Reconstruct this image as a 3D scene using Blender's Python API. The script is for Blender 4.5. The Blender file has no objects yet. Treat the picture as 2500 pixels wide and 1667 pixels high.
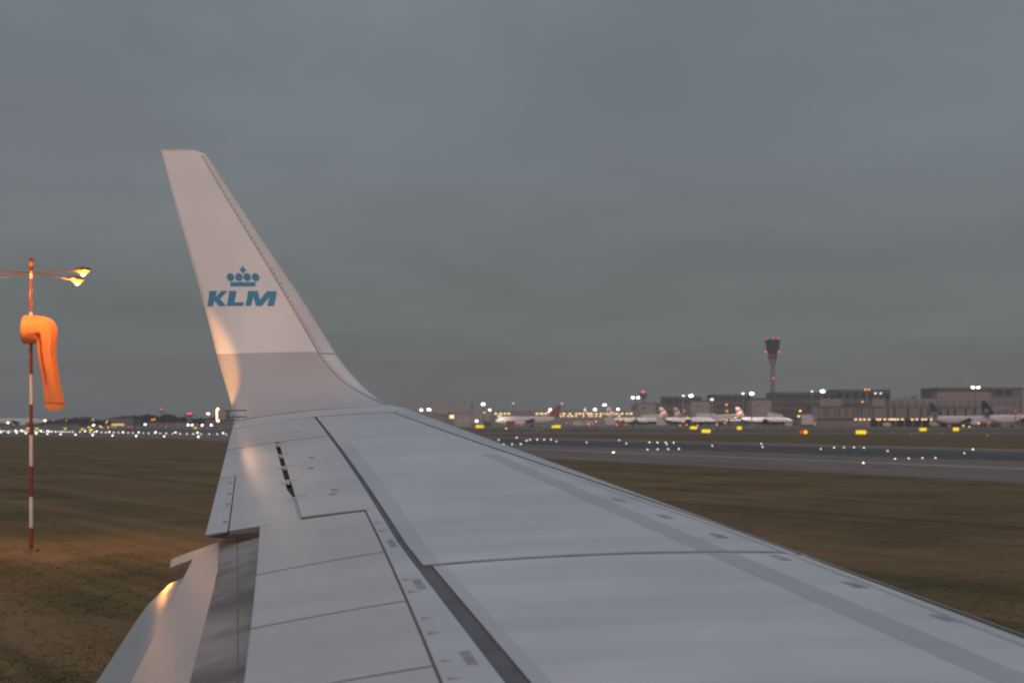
import bpy, bmesh, math, random
from mathutils import Vector, Matrix
R = math.radians
rnd = random.Random(7)

# ------------------------------------------------------------------ camera
EYE = 3.6
scn = bpy.context.scene
cam_d = bpy.data.cameras.new('camera'); cam = bpy.data.objects.new('camera', cam_d)
scn.collection.objects.link(cam); scn.camera = cam
cam.location = (0, 0, EYE); cam.rotation_euler = (R(90), 0, 0)
cam_d.sensor_width = 36; cam_d.lens = 60.48
cam_d.shift_y = 192.5 / 2500
cam_d.clip_start = 0.1; cam_d.clip_end = 20000
cam_d.dof.use_dof = True; cam_d.dof.focus_distance = 15.0; cam_d.dof.aperture_fstop = 3.5

# ------------------------------------------------------------------ world
SUN_AZ, SUN_EL = R(188), R(9)          # azimuth clockwise from +Y: low in the sky behind the viewer
world = bpy.data.worlds.new('World'); scn.world = world; world.use_nodes = True
nt = world.node_tree; N = nt.nodes; N.clear()
def wn(t, **k):
    n = N.new(t)
    for a, b in k.items(): setattr(n, a, b)
    return n
out = wn('ShaderNodeOutputWorld'); bg = wn('ShaderNodeBackground')
sky = wn('ShaderNodeTexSky', sky_type='NISHITA', sun_disc=False)
sky.sun_elevation = SUN_EL; sky.sun_rotation = SUN_AZ
tc = wn('ShaderNodeTexCoord'); sep = wn('ShaderNodeSeparateXYZ')
nt.links.new(tc.outputs['Generated'], sep.inputs[0])
ab = wn('ShaderNodeMath', operation='MAXIMUM'); ab.inputs[1].default_value = 0.0
nt.links.new(sep.outputs['Z'], ab.inputs[0])
# overcast luminance (1 + 2 sin e) / 3
lum = wn('ShaderNodeMath', operation='MULTIPLY_ADD'); lum.inputs[1].default_value = 2 / 3; lum.inputs[2].default_value = 1 / 3
nt.links.new(ab.outputs[0], lum.inputs[0])
# cloud sheets: project the direction on a flat layer
den = wn('ShaderNodeMath', operation='ADD'); den.inputs[1].default_value = 0.09
nt.links.new(ab.outputs[0], den.inputs[0])
dv = wn('ShaderNodeVectorMath', operation='DIVIDE'); cmb = wn('ShaderNodeCombineXYZ')
for i in range(3): nt.links.new(den.outputs[0], cmb.inputs[i])
nt.links.new(tc.outputs['Generated'], dv.inputs[0]); nt.links.new(cmb.outputs[0], dv.inputs[1])
mp = wn('ShaderNodeMapping'); mp.inputs['Scale'].default_value = (0.75, 0.5, 0.02); mp.inputs['Rotation'].default_value = (0, 0, R(-14))
mp.inputs['Location'].default_value = (3.1, 1.7, 0)
nt.links.new(dv.outputs[0], mp.inputs[0])
nz = wn('ShaderNodeTexNoise'); nz.inputs['Scale'].default_value = 1.1; nz.inputs['Detail'].default_value = 7; nz.inputs['Roughness'].default_value = 0.55; nz.inputs['Distortion'].default_value = 0.35
nt.links.new(mp.outputs[0], nz.inputs['Vector'])
cr = wn('ShaderNodeMapRange'); cr.inputs[1].default_value = 0.28; cr.inputs[2].default_value = 0.72; cr.inputs[3].default_value = 0.79; cr.inputs[4].default_value = 1.17
nt.links.new(nz.outputs['Fac'], cr.inputs[0])
m1 = wn('ShaderNodeMath', operation='MULTIPLY')
nt.links.new(lum.outputs[0], m1.inputs[0]); nt.links.new(cr.outputs[0], m1.inputs[1])
ramp = wn('ShaderNodeValToRGB')
ramp.color_ramp.elements[0].position = 0.0; ramp.color_ramp.elements[0].color = (0.275, 0.312, 0.326, 1)
ramp.color_ramp.elements[1].position = 0.28; ramp.color_ramp.elements[1].color = (0.355, 0.395, 0.458, 1)
e2 = ramp.color_ramp.elements.new(0.09); e2.color = (0.330, 0.370, 0.402, 1)
e3 = ramp.color_ramp.elements.new(0.7); e3.color = (0.395, 0.435, 0.50, 1)
nt.links.new(ab.outputs[0], ramp.inputs[0])
mx = wn('ShaderNodeVectorMath', operation='SCALE')
nt.links.new(ramp.outputs['Color'], mx.inputs[0]); nt.links.new(m1.outputs[0], mx.inputs['Scale'])
sk = wn('ShaderNodeVectorMath', operation='SCALE'); sk.inputs['Scale'].default_value = 0.006
nt.links.new(sky.outputs[0], sk.inputs[0])
ad = wn('ShaderNodeVectorMath', operation='ADD')
nt.links.new(mx.outputs[0], ad.inputs[0]); nt.links.new(sk.outputs[0], ad.inputs[1])
nt.links.new(ad.outputs[0], bg.inputs['Color']); bg.inputs['Strength'].default_value = 1.0
nt.links.new(bg.outputs[0], out.inputs['Surface'])

sun_d = bpy.data.lights.new('sun', 'SUN'); sun_d.energy = 1.0; sun_d.angle = R(24); sun_d.color = (1.0, 0.69, 0.585)
sun = bpy.data.objects.new('sun', sun_d); scn.collection.objects.link(sun)
sd = Vector((math.sin(SUN_AZ) * math.cos(SUN_EL), math.cos(SUN_AZ) * math.cos(SUN_EL), math.sin(SUN_EL)))
sun.rotation_euler = (-sd).to_track_quat('-Z', 'Y').to_euler()

vs = scn.view_settings
vs.view_transform = 'Standard'; vs.look = 'None'; vs.exposure = 0.0; vs.gamma = 1.0; vs.use_curve_mapping = False
scn.render.engine = 'CYCLES'
scn.cycles.use_denoising = True
scn.cycles.filter_width = 2.1
scn.cycles.sample_clamp_indirect = 4.0
scn.cycles.max_bounces = 5; scn.cycles.diffuse_bounces = 2; scn.cycles.glossy_bounces = 3; scn.cycles.transparent_max_bounces = 6
scn.cycles.caustics_reflective = False; scn.cycles.caustics_refractive = False

# ------------------------------------------------------------------ materials
MATS = {}
def pmat(name, col, rough=0.6, metal=0.0, var=0.0, vscale=(1, 1, 1), rot=0.0, bump=0.0, bscale=None, coat=0.0, col2=None, detail=4.0, spec=None, trans=0.0, coord='pos', lo=0.3, hi=0.7):
    if name in MATS: return MATS[name]
    m = bpy.data.materials.new(name); m.use_nodes = True
    t = m.node_tree; b = t.nodes['Principled BSDF']
    b.inputs['Base Color'].default_value = (*col, 1); b.inputs['Roughness'].default_value = rough; b.inputs['Metallic'].default_value = metal
    if coat: b.inputs['Coat Weight'].default_value = coat; b.inputs['Coat Roughness'].default_value = 0.12
    if spec is not None: b.inputs['Specular IOR Level'].default_value = spec
    if var or bump or col2:
        if coord == 'pos':
            g = t.nodes.new('ShaderNodeNewGeometry'); src = g.outputs['Position']
        else:
            g = t.nodes.new('ShaderNodeTexCoord'); src = g.outputs['Object']
        mpn = t.nodes.new('ShaderNodeMapping'); mpn.vector_type = 'TEXTURE' if False else 'POINT'
        vr = t.nodes.new('ShaderNodeVectorRotate'); vr.rotation_type = 'Z_AXIS'; vr.inputs['Angle'].default_value = rot
        t.links.new(src, vr.inputs['Vector']); t.links.new(vr.outputs[0], mpn.inputs[0])
        mpn.inputs['Scale'].default_value = vscale
        n = t.nodes.new('ShaderNodeTexNoise'); n.inputs['Scale'].default_value = 1.0; n.inputs['Detail'].default_value = detail; n.inputs['Roughness'].default_value = 0.6
        t.links.new(mpn.outputs[0], n.inputs['Vector'])
        r = t.nodes.new('ShaderNodeMapRange'); r.inputs[1].default_value = lo; r.inputs[2].default_value = hi
        t.links.new(n.outputs['Fac'], r.inputs[0])
        mixn = t.nodes.new('ShaderNodeMix'); mixn.data_type = 'RGBA'
        c2 = col2 if col2 else tuple(max(0, c * (1 - var)) for c in col)
        mixn.inputs[6].default_value = (*c2, 1); mixn.inputs[7].default_value = (*(tuple(min(1, c * (1 + var)) for c in col)), 1)
        t.links.new(r.outputs[0], mixn.inputs[0]); t.links.new(mixn.outputs[2], b.inputs['Base Color'])
        if bump:
            bn = t.nodes.new('ShaderNodeBump'); bn.inputs['Strength'].default_value = bump; bn.inputs['Distance'].default_value = 0.02
            if bscale:
                n2 = t.nodes.new('ShaderNodeTexNoise'); n2.inputs['Scale'].default_value = bscale; n2.inputs['Detail'].default_value = 3
                t.links.new(src, n2.inputs['Vector']); t.links.new(n2.outputs['Fac'], bn.inputs['Height'])
            else: t.links.new(n.outputs['Fac'], bn.inputs['Height'])
            t.links.new(bn.outputs[0], b.inputs['Normal'])
    MATS[name] = m
    return m
def emat(name, col, strength):
    if name in MATS: return MATS[name]
    m = bpy.data.materials.new(name); m.use_nodes = True
    t = m.node_tree; t.nodes.clear()
    o = t.nodes.new('ShaderNodeOutputMaterial'); e = t.nodes.new('ShaderNodeEmission')
    e.inputs[0].default_value = (*col, 1); e.inputs[1].default_value = strength
    t.links.new(e.outputs[0], o.inputs[0]); MATS[name] = m
    return m

# ------------------------------------------------------------------ mesh helpers
COL = scn.collection
class MB:
    def __init__(s): s.v = []; s.f = []; s.sm = []
    def add(s, vs_, fs, smooth=False):
        b = len(s.v); s.v += [tuple(p) for p in vs_]; s.f += [tuple(i + b for i in q) for q in fs]; s.sm += [smooth] * len(fs); return s
    def box(s, c, d, rz=0.0):
        x, y, z = d[0] / 2, d[1] / 2, d[2] / 2; ca, sa = math.cos(rz), math.sin(rz)
        P_ = [(i * x, j * y, k * z) for k in (-1, 1) for j in (-1, 1) for i in (-1, 1)]
        P_ = [(c[0] + ca * p[0] - sa * p[1], c[1] + sa * p[0] + ca * p[1], c[2] + p[2]) for p in P_]
        return s.add(P_, [(0, 2, 3, 1), (4, 5, 7, 6), (0, 1, 5, 4), (2, 6, 7, 3), (0, 4, 6, 2), (1, 3, 7, 5)])
    def tube(s, pts, rs, n=10, caps=True, smooth=True):
        pts = [Vector(p) for p in pts]; rings = []
        for i, p in enumerate(pts):
            d = (pts[min(i + 1, len(pts) - 1)] - pts[max(i - 1, 0)]).normalized()
            u = d.orthogonal().normalized() if abs(d.z) < 0.99 else Vector((1, 0, 0))
            if abs(d.z) < 0.99: u = d.cross(Vector((0, 0, 1))).normalized()
            w_ = d.cross(u).normalized(); r = rs[i] if isinstance(rs, (list, tuple)) else rs
            rings.append([p + (u * math.cos(2 * math.pi * k / n) + w_ * math.sin(2 * math.pi * k / n)) * r for k in range(n)])
        V = [q for rg in rings for q in rg]; F = []
        for i in range(len(pts) - 1):
            for k in range(n): F.append((i * n + k, i * n + (k + 1) % n, (i + 1) * n + (k + 1) % n, (i + 1) * n + k))
        s.add(V, F, smooth)
        if caps:
            s.add(rings[0], [tuple(range(n - 1, -1, -1))]); s.add(rings[-1], [tuple(range(n))])
        return s
    def lathe(s, prof, n=14, axis='z', c=(0, 0, 0), smooth=True, a0=0.0, a1=2 * math.pi):
        full = abs(a1 - a0 - 2 * math.pi) < 1e-6; m = n if full else n + 1; V = []; F = []
        for (r, h) in prof:
            for k in range(m):
                a = a0 + (a1 - a0) * k / n
                V.append((c[0] + r * math.cos(a), c[1] + r * math.sin(a), c[2] + h))
        for i in range(len(prof) - 1):
            for k in range(n):
                k2 = (k + 1) % m if full else k + 1
                F.append((i * m + k, i * m + k2, (i + 1) * m + k2, (i + 1) * m + k))
        return s.add(V, F, smooth)
    def prism(s, poly, a, b, plane='xz'):
        # polygon extruded between two levels of the missing axis
        def mk(p, l): return (p[0], l, p[1]) if plane == 'xz' else ((p[0], p[1], l) if plane == 'xy' else (l, p[0], p[1]))
        n = len(poly); V = [mk(p, a) for p in poly] + [mk(p, b) for p in poly]
        F = [tuple(range(n - 1, -1, -1)), tuple(range(n, 2 * n))] + [(i, (i + 1) % n, n + (i + 1) % n, n + i) for i in range(n)]
        return s.add(V, F)
    def build(s, name, mat, parent=None, off=(0, 0, 0)):
        me = bpy.data.meshes.new(name); o_ = Vector(off)
        me.from_pydata([tuple(Vector(p) - o_) for p in s.v], [], s.f); me.update()
        me.polygons.foreach_set('use_smooth', s.sm)
        bm = bmesh.new(); bm.from_mesh(me); bmesh.ops.recalc_face_normals(bm, faces=bm.faces); bm.to_mesh(me); bm.free()
        me.materials.append(mat)
        ob = bpy.data.objects.new(name, me); COL.objects.link(ob)
        if parent is not None: ob.parent = parent
        else: ob.location = off
        return ob
def tag(o, label, cat, group=None, kind=None):
    if label: o['label'] = label
    if cat: o['category'] = cat
    if group: o['group'] = group
    if kind: o['kind'] = kind
    return o
def thing(name, label, cat, loc=(0, 0, 0), rz=0.0, group=None):
    o = bpy.data.objects.new(name, None); COL.objects.link(o); o.location = loc; o.rotation_euler = (0, 0, rz)
    o.empty_display_size = 0.5
    return tag(o, label, cat, group)
def copy_tree(o, parent=None):
    c = o.copy(); COL.objects.link(c); c.parent = parent
    for ch in list(o.children): copy_tree(ch, c)
    return c
ORD = ['first', 'second', 'third', 'fourth', 'fifth', 'sixth', 'seventh', 'eighth', 'ninth', 'tenth', 'eleventh', 'twelfth', 'thirteenth', 'fourteenth', 'fifteenth', 'sixteenth', 'seventeenth', 'eighteenth', 'nineteenth', 'twentieth',
       'twenty-first', 'twenty-second', 'twenty-third', 'twenty-fourth', 'twenty-fifth', 'twenty-sixth']
F_PX, HOR = 4200.0, 1026.0
def gx(px, Y): return (px - 1250) / F_PX * Y          # survey helpers: bearing -> metres
def gz(py, Y): return EYE + (HOR - py) / F_PX * Y
def gY(py): return EYE * F_PX / (py - HOR)

# ------------------------------------------------------------------ ground
MAT_GRASS = pmat('grass_ground', (0.235, 0.148, 0.072), 0.95, col2=(0.088, 0.084, 0.033), vscale=(0.035, 0.16, 1), rot=R(-62), detail=8, bump=0.25, bscale=3.0, spec=0.1)
g = MB(); g.add([(-3500, -60, 0), (3500, -60, 0), (3500, 5200, 0), (-3500, 5200, 0)], [(0, 1, 2, 3)])
o = g.build('ground', MAT_GRASS); o['kind'] = 'structure'
# extra colour in the ground: broad patches
def grass_patches(m):
    t = m.node_tree; b = t.nodes['Principled BSDF']; src = b.inputs['Base Color'].links[0].from_socket
    g_ = t.nodes.new('ShaderNodeNewGeometry')
    def layer(src_, sc, det, c, lo, hi, top, loc=0.0):
        mp_ = t.nodes.new('ShaderNodeMapping'); mp_.inputs['Scale'].default_value = sc; mp_.inputs['Location'].default_value = (loc, loc * .7, 0); mp_.inputs['Rotation'].default_value = (0, 0, R(12))
        n = t.nodes.new('ShaderNodeTexNoise'); n.inputs['Scale'].default_value = 1.0; n.inputs['Detail'].default_value = det; n.inputs['Roughness'].default_value = .62
        t.links.new(g_.outputs['Position'], mp_.inputs[0]); t.links.new(mp_.outputs[0], n.inputs['Vector'])
        r = t.nodes.new('ShaderNodeMapRange'); r.inputs[1].default_value = lo; r.inputs[2].default_value = hi; r.inputs[4].default_value = top
        t.links.new(n.outputs['Fac'], r.inputs[0])
        x = t.nodes.new('ShaderNodeMix'); x.data_type = 'RGBA'; t.links.new(src_, x.inputs[6]); x.inputs[7].default_value = (*c, 1); t.links.new(r.outputs[0], x.inputs[0])
        return x.outputs[2]
    o_ = layer(src, (.05, .09, 1), 5, (.180, .105, .062), .42, .62, .8, 3.0)       # dry red-brown swathes
    o_ = layer(o_, (.12, .10, 1), 5, (.062, .070, .026), .50, .66, .85, 11.0)        # green regrowth
    o_ = layer(o_, (.30, .55, 1), 6, (.050, .043, .021), .52, .76, .75, 5.0)         # dark rough patches
    o_ = layer(o_, (.8, 2.6, 1), 5, (.25, .165, .085), .52, .72, .6, 7.0)           # straw streaks
    # mowing stripes
    vr_ = t.nodes.new('ShaderNodeVectorRotate'); vr_.rotation_type = 'Z_AXIS'; vr_.inputs['Angle'].default_value = R(-118); t.links.new(g_.outputs['Position'], vr_.inputs['Vector'])
    class _S: outputs = {'Position': vr_.outputs[0]}
    g_ = _S
    o_ = layer(o_, (.012, .33, 1), 3, (.26, .17, .085), .46, .62, .5, 2.0)
    o_ = layer(o_, (.015, .42, 1), 3, (.060, .058, .024), .52, .66, .6, 9.0)
    t.links.new(o_, b.inputs['Base Color'])
grass_patches(MAT_GRASS)

VPX = -450.0
rd = Vector(((VPX - 1250) / F_PX, 1, 0)).normalized()     # runway direction, away to the left
def rline(y2000):
    Y = gY(y2000); return Vector((gx(2000, Y), Y, 0))
def strip(name, ya, yb, z, mat, t0=-180, t1=2600, kind='structure', parent=None):
    a, b = rline(ya), rline(yb)
    n = 24; V = []; F = []
    for i in range(n + 1):
        t = t0 + (t1 - t0) * i / n
        for p in (a, b):
            q = p + rd * t; V.append((q.x, q.y, z))
    for i in range(n): F.append((2 * i, 2 * i + 1, 2 * i + 3, 2 * i + 2))
    o = MB().add(V, F).build(name, mat, parent)
    if parent is None: o['kind'] = kind
    return o
rr = math.atan2(rd.x, rd.y)
ASPH = pmat('asphalt_worn', (0.192, 0.145, 0.124), 0.8, var=0.24, vscale=(0.25, 0.03, 1), rot=rr, detail=7, spec=0.3)
RUB = pmat('asphalt_rubbered', (0.066, 0.062, 0.060), 0.7, var=0.25, vscale=(0.2, 0.012, 1), rot=rr, detail=6, spec=0.3)
PAINT = pmat('marking_paint', (0.55, 0.50, 0.48), 0.7, var=0.15, vscale=(1.0, 0.15, 1), rot=rr)
rwy = strip('runway', 1084, 1154, 0.02, ASPH)
strip('rubber_track', 1091.5, 1109.6, 0.03, RUB, parent=rwy)
strip('edge_line', 1124.2, 1125.4, 0.035, PAINT, parent=rwy)
strip('edge_line', 1086.6, 1086.9, 0.035, PAINT, parent=rwy)
# side road of paving on the far left, a cross taxiway and the apron
def gpoly(name, pts, z, mat, parent=None):
    V = [(gx(px, gY(py)), gY(py), z) for px, py in pts]
    o = MB().add(V, [tuple(range(len(V)))]).build(name, mat, parent); 
    if parent is None: o['kind'] = 'structure'
    return o
CONC = pmat('apron_concrete', (0.17, 0.135, 0.115), 0.8, var=0.12, vscale=(0.02, 0.01, 1), detail=5, spec=0.3)
CONC2 = pmat('taxiway_concrete', (0.175, 0.138, 0.118), 0.8, var=0.14, vscale=(0.03, 0.02, 1), detail=5, spec=0.3)
gpoly('shoulder_paving', [(-900, 1046), (-900, 1060), (150, 1066.5), (470, 1072), (470, 1060)], 0.012, CONC2)
apron = MB().add([(-900, 700, 0.05), (900, 640, 0.05), (1100, 1650, 0.05), (-1100, 1650, 0.05)], [(0, 1, 2, 3)]).build('apron', CONC); apron['kind'] = 'structure'
tx = MB().add([(-600, 470, 0.04), (600, 415, 0.04), (600, 500, 0.04), (-600, 560, 0.04)], [(0, 1, 2, 3)]).build('taxiway', CONC2); tx['kind'] = 'structure'
DRY = pmat('dry_verge', (0.16, 0.095, 0.06), 0.95, var=0.2, vscale=(0.03, 0.05, 1), spec=0.1)

# ------------------------------------------------------------------ wing
WA = R(9.0); WO = Vector((math.sin(WA), math.cos(WA), 0)); WF = Vector((math.cos(WA), -math.sin(WA), 0)); SP = 15.2
def LEx(s): return -3.328 + .529 * (SP - s)
def TEx(s): return -4.99 + .2937 * (SP - s)
def CH(s): return LEx(s) - TEx(s)
def U(c):
    if c < .1: return -.035 + .035 * math.sqrt(max(0, 1 - ((.1 - c) / .1) ** 2))
    return -.0994 * (c - .1) ** 2
def TH(c): return .24 * math.sqrt(max(c, 0)) * (1 - c) + .004
def at(s, x, z): 
    p = WO * s + WF * x; return Vector((p.x, p.y, EYE + z))
def zref(s): return .123 - .112 * (SP - s)
def P(s, c, h=0.0): return at(s, LEx(s) - c * CH(s), zref(s) + CH(s) * U(c) + h)
def PL(s, c, h=0.0): return at(s, LEx(s) - c * CH(s), zref(s) + CH(s) * (U(c) - TH(c)) + h)
WB = at(9.0, -1.5, -1.0)          # the wing's own origin
wing = thing('aircraft_wing', 'grey and white swept airliner wing with upturned winglet in the foreground', 'wing', WB)

wr = -WA
def paint(name, col, rough, var=0.05, coat=0.25, col2=None, lo=.3, hi=.7, vs_=(0.25, 2.6, 3)):
    m = pmat(name, col, rough, var=var, vscale=vs_, rot=WA, detail=5, coat=coat, col2=col2, lo=lo, hi=hi, spec=0.45)
    # broad blotches over the streaks and uneven gloss
    t = m.node_tree; b = t.nodes['Principled BSDF']
    src = b.inputs['Base Color'].links[0].from_socket
    g_ = t.nodes.new('ShaderNodeNewGeometry'); n = t.nodes.new('ShaderNodeTexNoise'); n.inputs['Scale'].default_value = 0.9; n.inputs['Detail'].default_value = 6
    t.links.new(g_.outputs['Position'], n.inputs['Vector'])
    r = t.nodes.new('ShaderNodeMapRange'); r.inputs[1].default_value = .3; r.inputs[2].default_value = .7; r.inputs[3].default_value = .89; r.inputs[4].default_value = 1.08
    t.links.new(n.outputs['Fac'], r.inputs[0])
    y = t.nodes.new('ShaderNodeVectorMath'); y.operation = 'SCALE'; t.links.new(src, y.inputs[0]); t.links.new(r.outputs[0], y.inputs['Scale'])
    t.links.new(y.outputs[0], b.inputs['Base Color'])
    r3 = t.nodes.new('ShaderNodeMapRange'); r3.inputs[1].default_value = .3; r3.inputs[2].default_value = .7; r3.inputs[3].default_value = rough - .07; r3.inputs[4].default_value = rough + .1
    t.links.new(n.outputs['Fac'], r3.inputs[0]); t.links.new(r3.outputs[0], b.inputs['Roughness'])
    return m
M_SKIN = paint('wing_grey_paint', (0.548, 0.556, 0.556), 0.42, var=.11)
M_SKIN2 = paint('wing_rear_paint', (0.495, 0.508, 0.508), 0.45, var=.07)
M_SPOIL = paint('spoiler_paint', (0.49, 0.50, 0.498), 0.45, var=.07)
M_BAND = paint('worn_band_paint', (0.42, 0.432, 0.446), 0.5)
M_BAND2 = paint('soft_band_paint', (0.47, 0.475, 0.488), 0.48)
M_DARK = pmat('sealant_dark', (0.105, 0.11, 0.118), 0.6, var=0.2, vscale=(3, 3, 3))
M_SEAL = pmat('sealant_line', (0.26, 0.255, 0.25), 0.6, var=0.2, vscale=(6, 6, 6))
M_CORE = pmat('wing_structure_dark', (0.045, 0.045, 0.048), 0.7)
M_EDGE = pmat('edge_shade_and_seam', (0.13, 0.125, 0.12), 0.7)  # dark colour paints gap shade onto panel sides; also colours the flap seam
M_SLAT = paint('slat_bare_metal', (0.46, 0.485, 0.485), 0.36, coat=0.1)
M_WHITE = paint('winglet_white_paint', (0.80, 0.775, 0.765), 0.33, var=0.02)
M_WGREY = paint('winglet_grey_paint', (0.50, 0.475, 0.47), 0.33, var=0.02)
M_STRIP = paint('leading_edge_strip_paint', (0.62, 0.61, 0.61), 0.45)
M_LOGO = pmat('logo_blue_paint', (0.05, 0.255, 0.42), 0.4, var=0.03, vscale=(3, 3, 3))
M_FLAP = paint('flap_paint', (0.36, 0.35, 0.345), 0.30, coat=0.4)
M_DIRT = paint('flap_dirty_paint', (0.31, 0.30, 0.29), 0.55, var=0.1, col2=(0.105, 0.102, 0.10), lo=.36, hi=.62, vs_=(0.8, 1.6, 2), coat=0)
M_AFT = paint('aft_flap_metal', (0.24, 0.232, 0.228), 0.12, coat=0.6)
M_RIV = pmat('rivet_dark', (0.12, 0.11, 0.10), 0.6)
M_STENCIL = pmat('stencil_grey', (0.30, 0.30, 0.30), 0.6, var=0.3, vscale=(9, 9, 9))

def lin(a, b, n): return [a + (b - a) * i / n for i in range(n + 1)]
def panel(name, fn, us, v0, v1, nv, mat, th=.025, h=0.0, parent=wing, skew=0.0, sref=.66, off=WB):
    f0 = v0 if callable(v0) else (lambda s: v0); f1 = v1 if callable(v1) else (lambda s: v1)
    nu = len(us) - 1; V = []; F = []
    for u in us:
        for j in range(nv + 1):
            c = f0(u) + (f1(u) - f0(u)) * j / nv
            V.append(fn(u + skew * (c - sref), c, h))
    m = nv + 1
    for i in range(nu):
        for j in range(nv): F.append((i * m + j, i * m + j + 1, (i + 1) * m + j + 1, (i + 1) * m + j))
    mb = MB().add(V, F, True)
    loop = [i * m for i in range(nu + 1)] + [nu * m + j for j in range(1, m)] + [i * m + nv for i in range(nu - 1, -1, -1)] + [j for j in range(nv - 1, 0, -1)]
    nt_ = len(mb.f)
    if th > .004:
        top = [V[i] for i in loop]; bot = [v - Vector((0, 0, th)) for v in top]; k = len(loop)
        mb.add(top + bot, [(i, (i + 1) % k, k + (i + 1) % k, k + i) for i in range(k)])
    ob = mb.build(name, mat, parent, off); ob.data.materials.append(M_EDGE)
    for i in range(nt_, len(ob.data.polygons)): ob.data.polygons[i].material_index = 1
    return ob
S0 = 2.6
def gapc(s): return .045 if s < 9.2 else .045 + (s - 9.2) * .0228
def spf(s): return .654 + (10.06 - s) * .0126
def spa(s): return .882 + (9.96 - s) * .0086
def stl(s): return .638 if s < 9 else .638 - (s - 9) * .0105
def str_(s): return (.6255 if s > 8.42 else .613) if s < 9 else .6255 - (s - 9) * .0105

# inner structure: dark core under the panels and the lower skin
us = lin(S0, SP, 40)
mb = MB(); V = []; cs = [.02, .06, .12, .2, .35, .5, .62, .75, .88, .985]
us = lin(S0, 9.96, 26) + lin(9.98, SP, 16)
for s in us:
    q_ = [min(c, .862) for c in cs] if s < 9.97 else cs
    V += [P(s, c, -.035 if c < .9 else -.012) for c in q_] + [PL(s, c, .01) for c in reversed(q_)]
m = 2 * len(cs); F = []
for i in range(len(us) - 1):
    for j in range(m): F.append((i * m + j, i * m + (j + 1) % m, (i + 1) * m + (j + 1) % m, (i + 1) * m + j))
F += [tuple(range(m)), tuple(range((len(us) - 1) * m, len(us) * m))]
mb.add(V, F); mb.build('wing_structure', M_CORE, wing, WB)
panel('lower_skin', lambda s, c, h: PL(s, c, h), us, .1, lambda s: .865 if s < 9.97 else 1.0, 10, M_SKIN2, th=-.004)

# slat and leading edge
def nose(name, s0, s1, mat, n, cg=gapc):
    V = []; F = []; us_ = lin(s0, s1, n); K = 12
    for s in us_:
        q = [P(s, cg(s) * (1 - (i / K)) ** 2) for i in range(K + 1)] + [PL(s, .14 * (i / 6) ** 2) for i in range(1, 7)]
        q.append(P(s, .12, -.06)); q.append(P(s, cg(s), -.02)); V += q
    m_ = K + 9
    for i in range(n):
        for j in range(m_ - 1): F.append((i * m_ + j, i * m_ + j + 1, (i + 1) * m_ + j + 1, (i + 1) * m_ + j))
    mb = MB().add(V, F, True); mb.add([V[i] for i in range(m_)], [tuple(range(m_))]); mb.add([V[n * m_ + i] for i in range(m_)], [tuple(range(m_))])
    return mb.build(name, mat, wing, WB)
nose('slat', S0, 8.42, M_SLAT, 16); nose('slat', 8.44, 14.7, M_SLAT, 18)
def gap2(s): return gapc(s) + (.0085 if s > 8.8 else .0085 + (8.8 - s) * .006)
panel('upper_skin', P, lin(8.44, 14.70, 22), gap2, str_, 18, M_SKIN)
panel('upper_skin', P, lin(S0, 8.395, 20), gap2, lambda s: .613, 18, M_SKIN)
nose('tip_fairing', 14.72, SP, M_SKIN, 3, lambda s: .16)
panel('tip_fairing', P, lin(14.72, SP, 4), .16, 1.0, 22, M_SKIN)
panel('rear_skin', P, lin(13.44, 14.70, 6), stl, 1.0, 12, M_SKIN2)
panel('rear_skin', P, lin(10.09, 13.425, 12), stl, .790, 6, M_SKIN2)
panel('spoiler_beam', P, lin(S0, 10.082, 22), stl, lambda s: spf(s) - .0022, 4, M_SKIN2)
# dark sealant groove along the rear spar and the soft grey bands beside it
panel('spar_groove', P, lin(8.41, 14.72, 22), str_, stl, 2, M_DARK, th=.02, h=-.010)
panel('spar_groove', P, lin(S0, 8.41, 18), .6125, .6385, 2, M_DARK, th=.02, h=-.010)
panel('grey_band', P, lin(8.44, 13.0, 18), lambda s: str_(s) - .028 - (.004 * (s - 8.4)), lambda s: str_(s) - .001, 2, M_BAND2, th=.002, h=.0007)
panel('grey_band', P, lin(S0, 8.39, 14), .594, .6125, 2, M_BAND2, th=.002, h=.0007)
panel('worn_band', P, lin(S0, 12.0, 26), .158, .201, 3, M_BAND, th=.002, h=.0007)
panel('worn_band', P, lin(S0, 11.6, 24), lambda s: gap2(s) + .014, lambda s: gap2(s) + .024, 1, M_BAND2, th=.002, h=.0007)
# sealed joints across the chord
def joint(s, c0, c1, wd=.022, skew=0.0, mat=M_SEAL):
    panel('joint_seal', P, [s - wd, s + wd], c0, c1, 16, mat, th=.002, h=.0012, skew=skew)
joint(8.42, gapc(8.42), .6135); joint(14.71, .15, .60, .018)
joint(13.43, .60, .80, .012)
joint(10.08, .650, .675, .015); 
# pads beside the slat joints
for k, (s, c) in enumerate([(9.99, .133), (9.42, .125), (8.85, .116), (8.28, .107), (7.68, .101), (7.06, .096)]):
    q = MB(); a = [P(s - .06, c + .008, .002), P(s - .06, c - .009, .002), P(s + .02, c - .008, .002), P(s + .06, c - .003, .002), P(s + .06, c + .008, .002)]
    q.add([p - Vector((0, 0, .0008)) for p in a], [(0, 1, 2, 3, 4)])
    q.build('pad', M_STENCIL, wing, WB)
M_GAP = pmat('gap_filler_grey', (0.19, 0.185, 0.18), 0.65, var=.15, vscale=(4, 4, 4))
panel('slat_gap_filler', P, lin(S0, 14.7, 40), lambda s: gapc(s) - .002, lambda s: gap2(s) + .002, 1, M_GAP, th=.004, h=-.006)
panel('spoiler_gap_filler', P, lin(S0, 10.06, 30), lambda s: spf(s) - .004, lambda s: spf(s) + .004, 1, M_GAP, th=.004, h=-.007)
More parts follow.
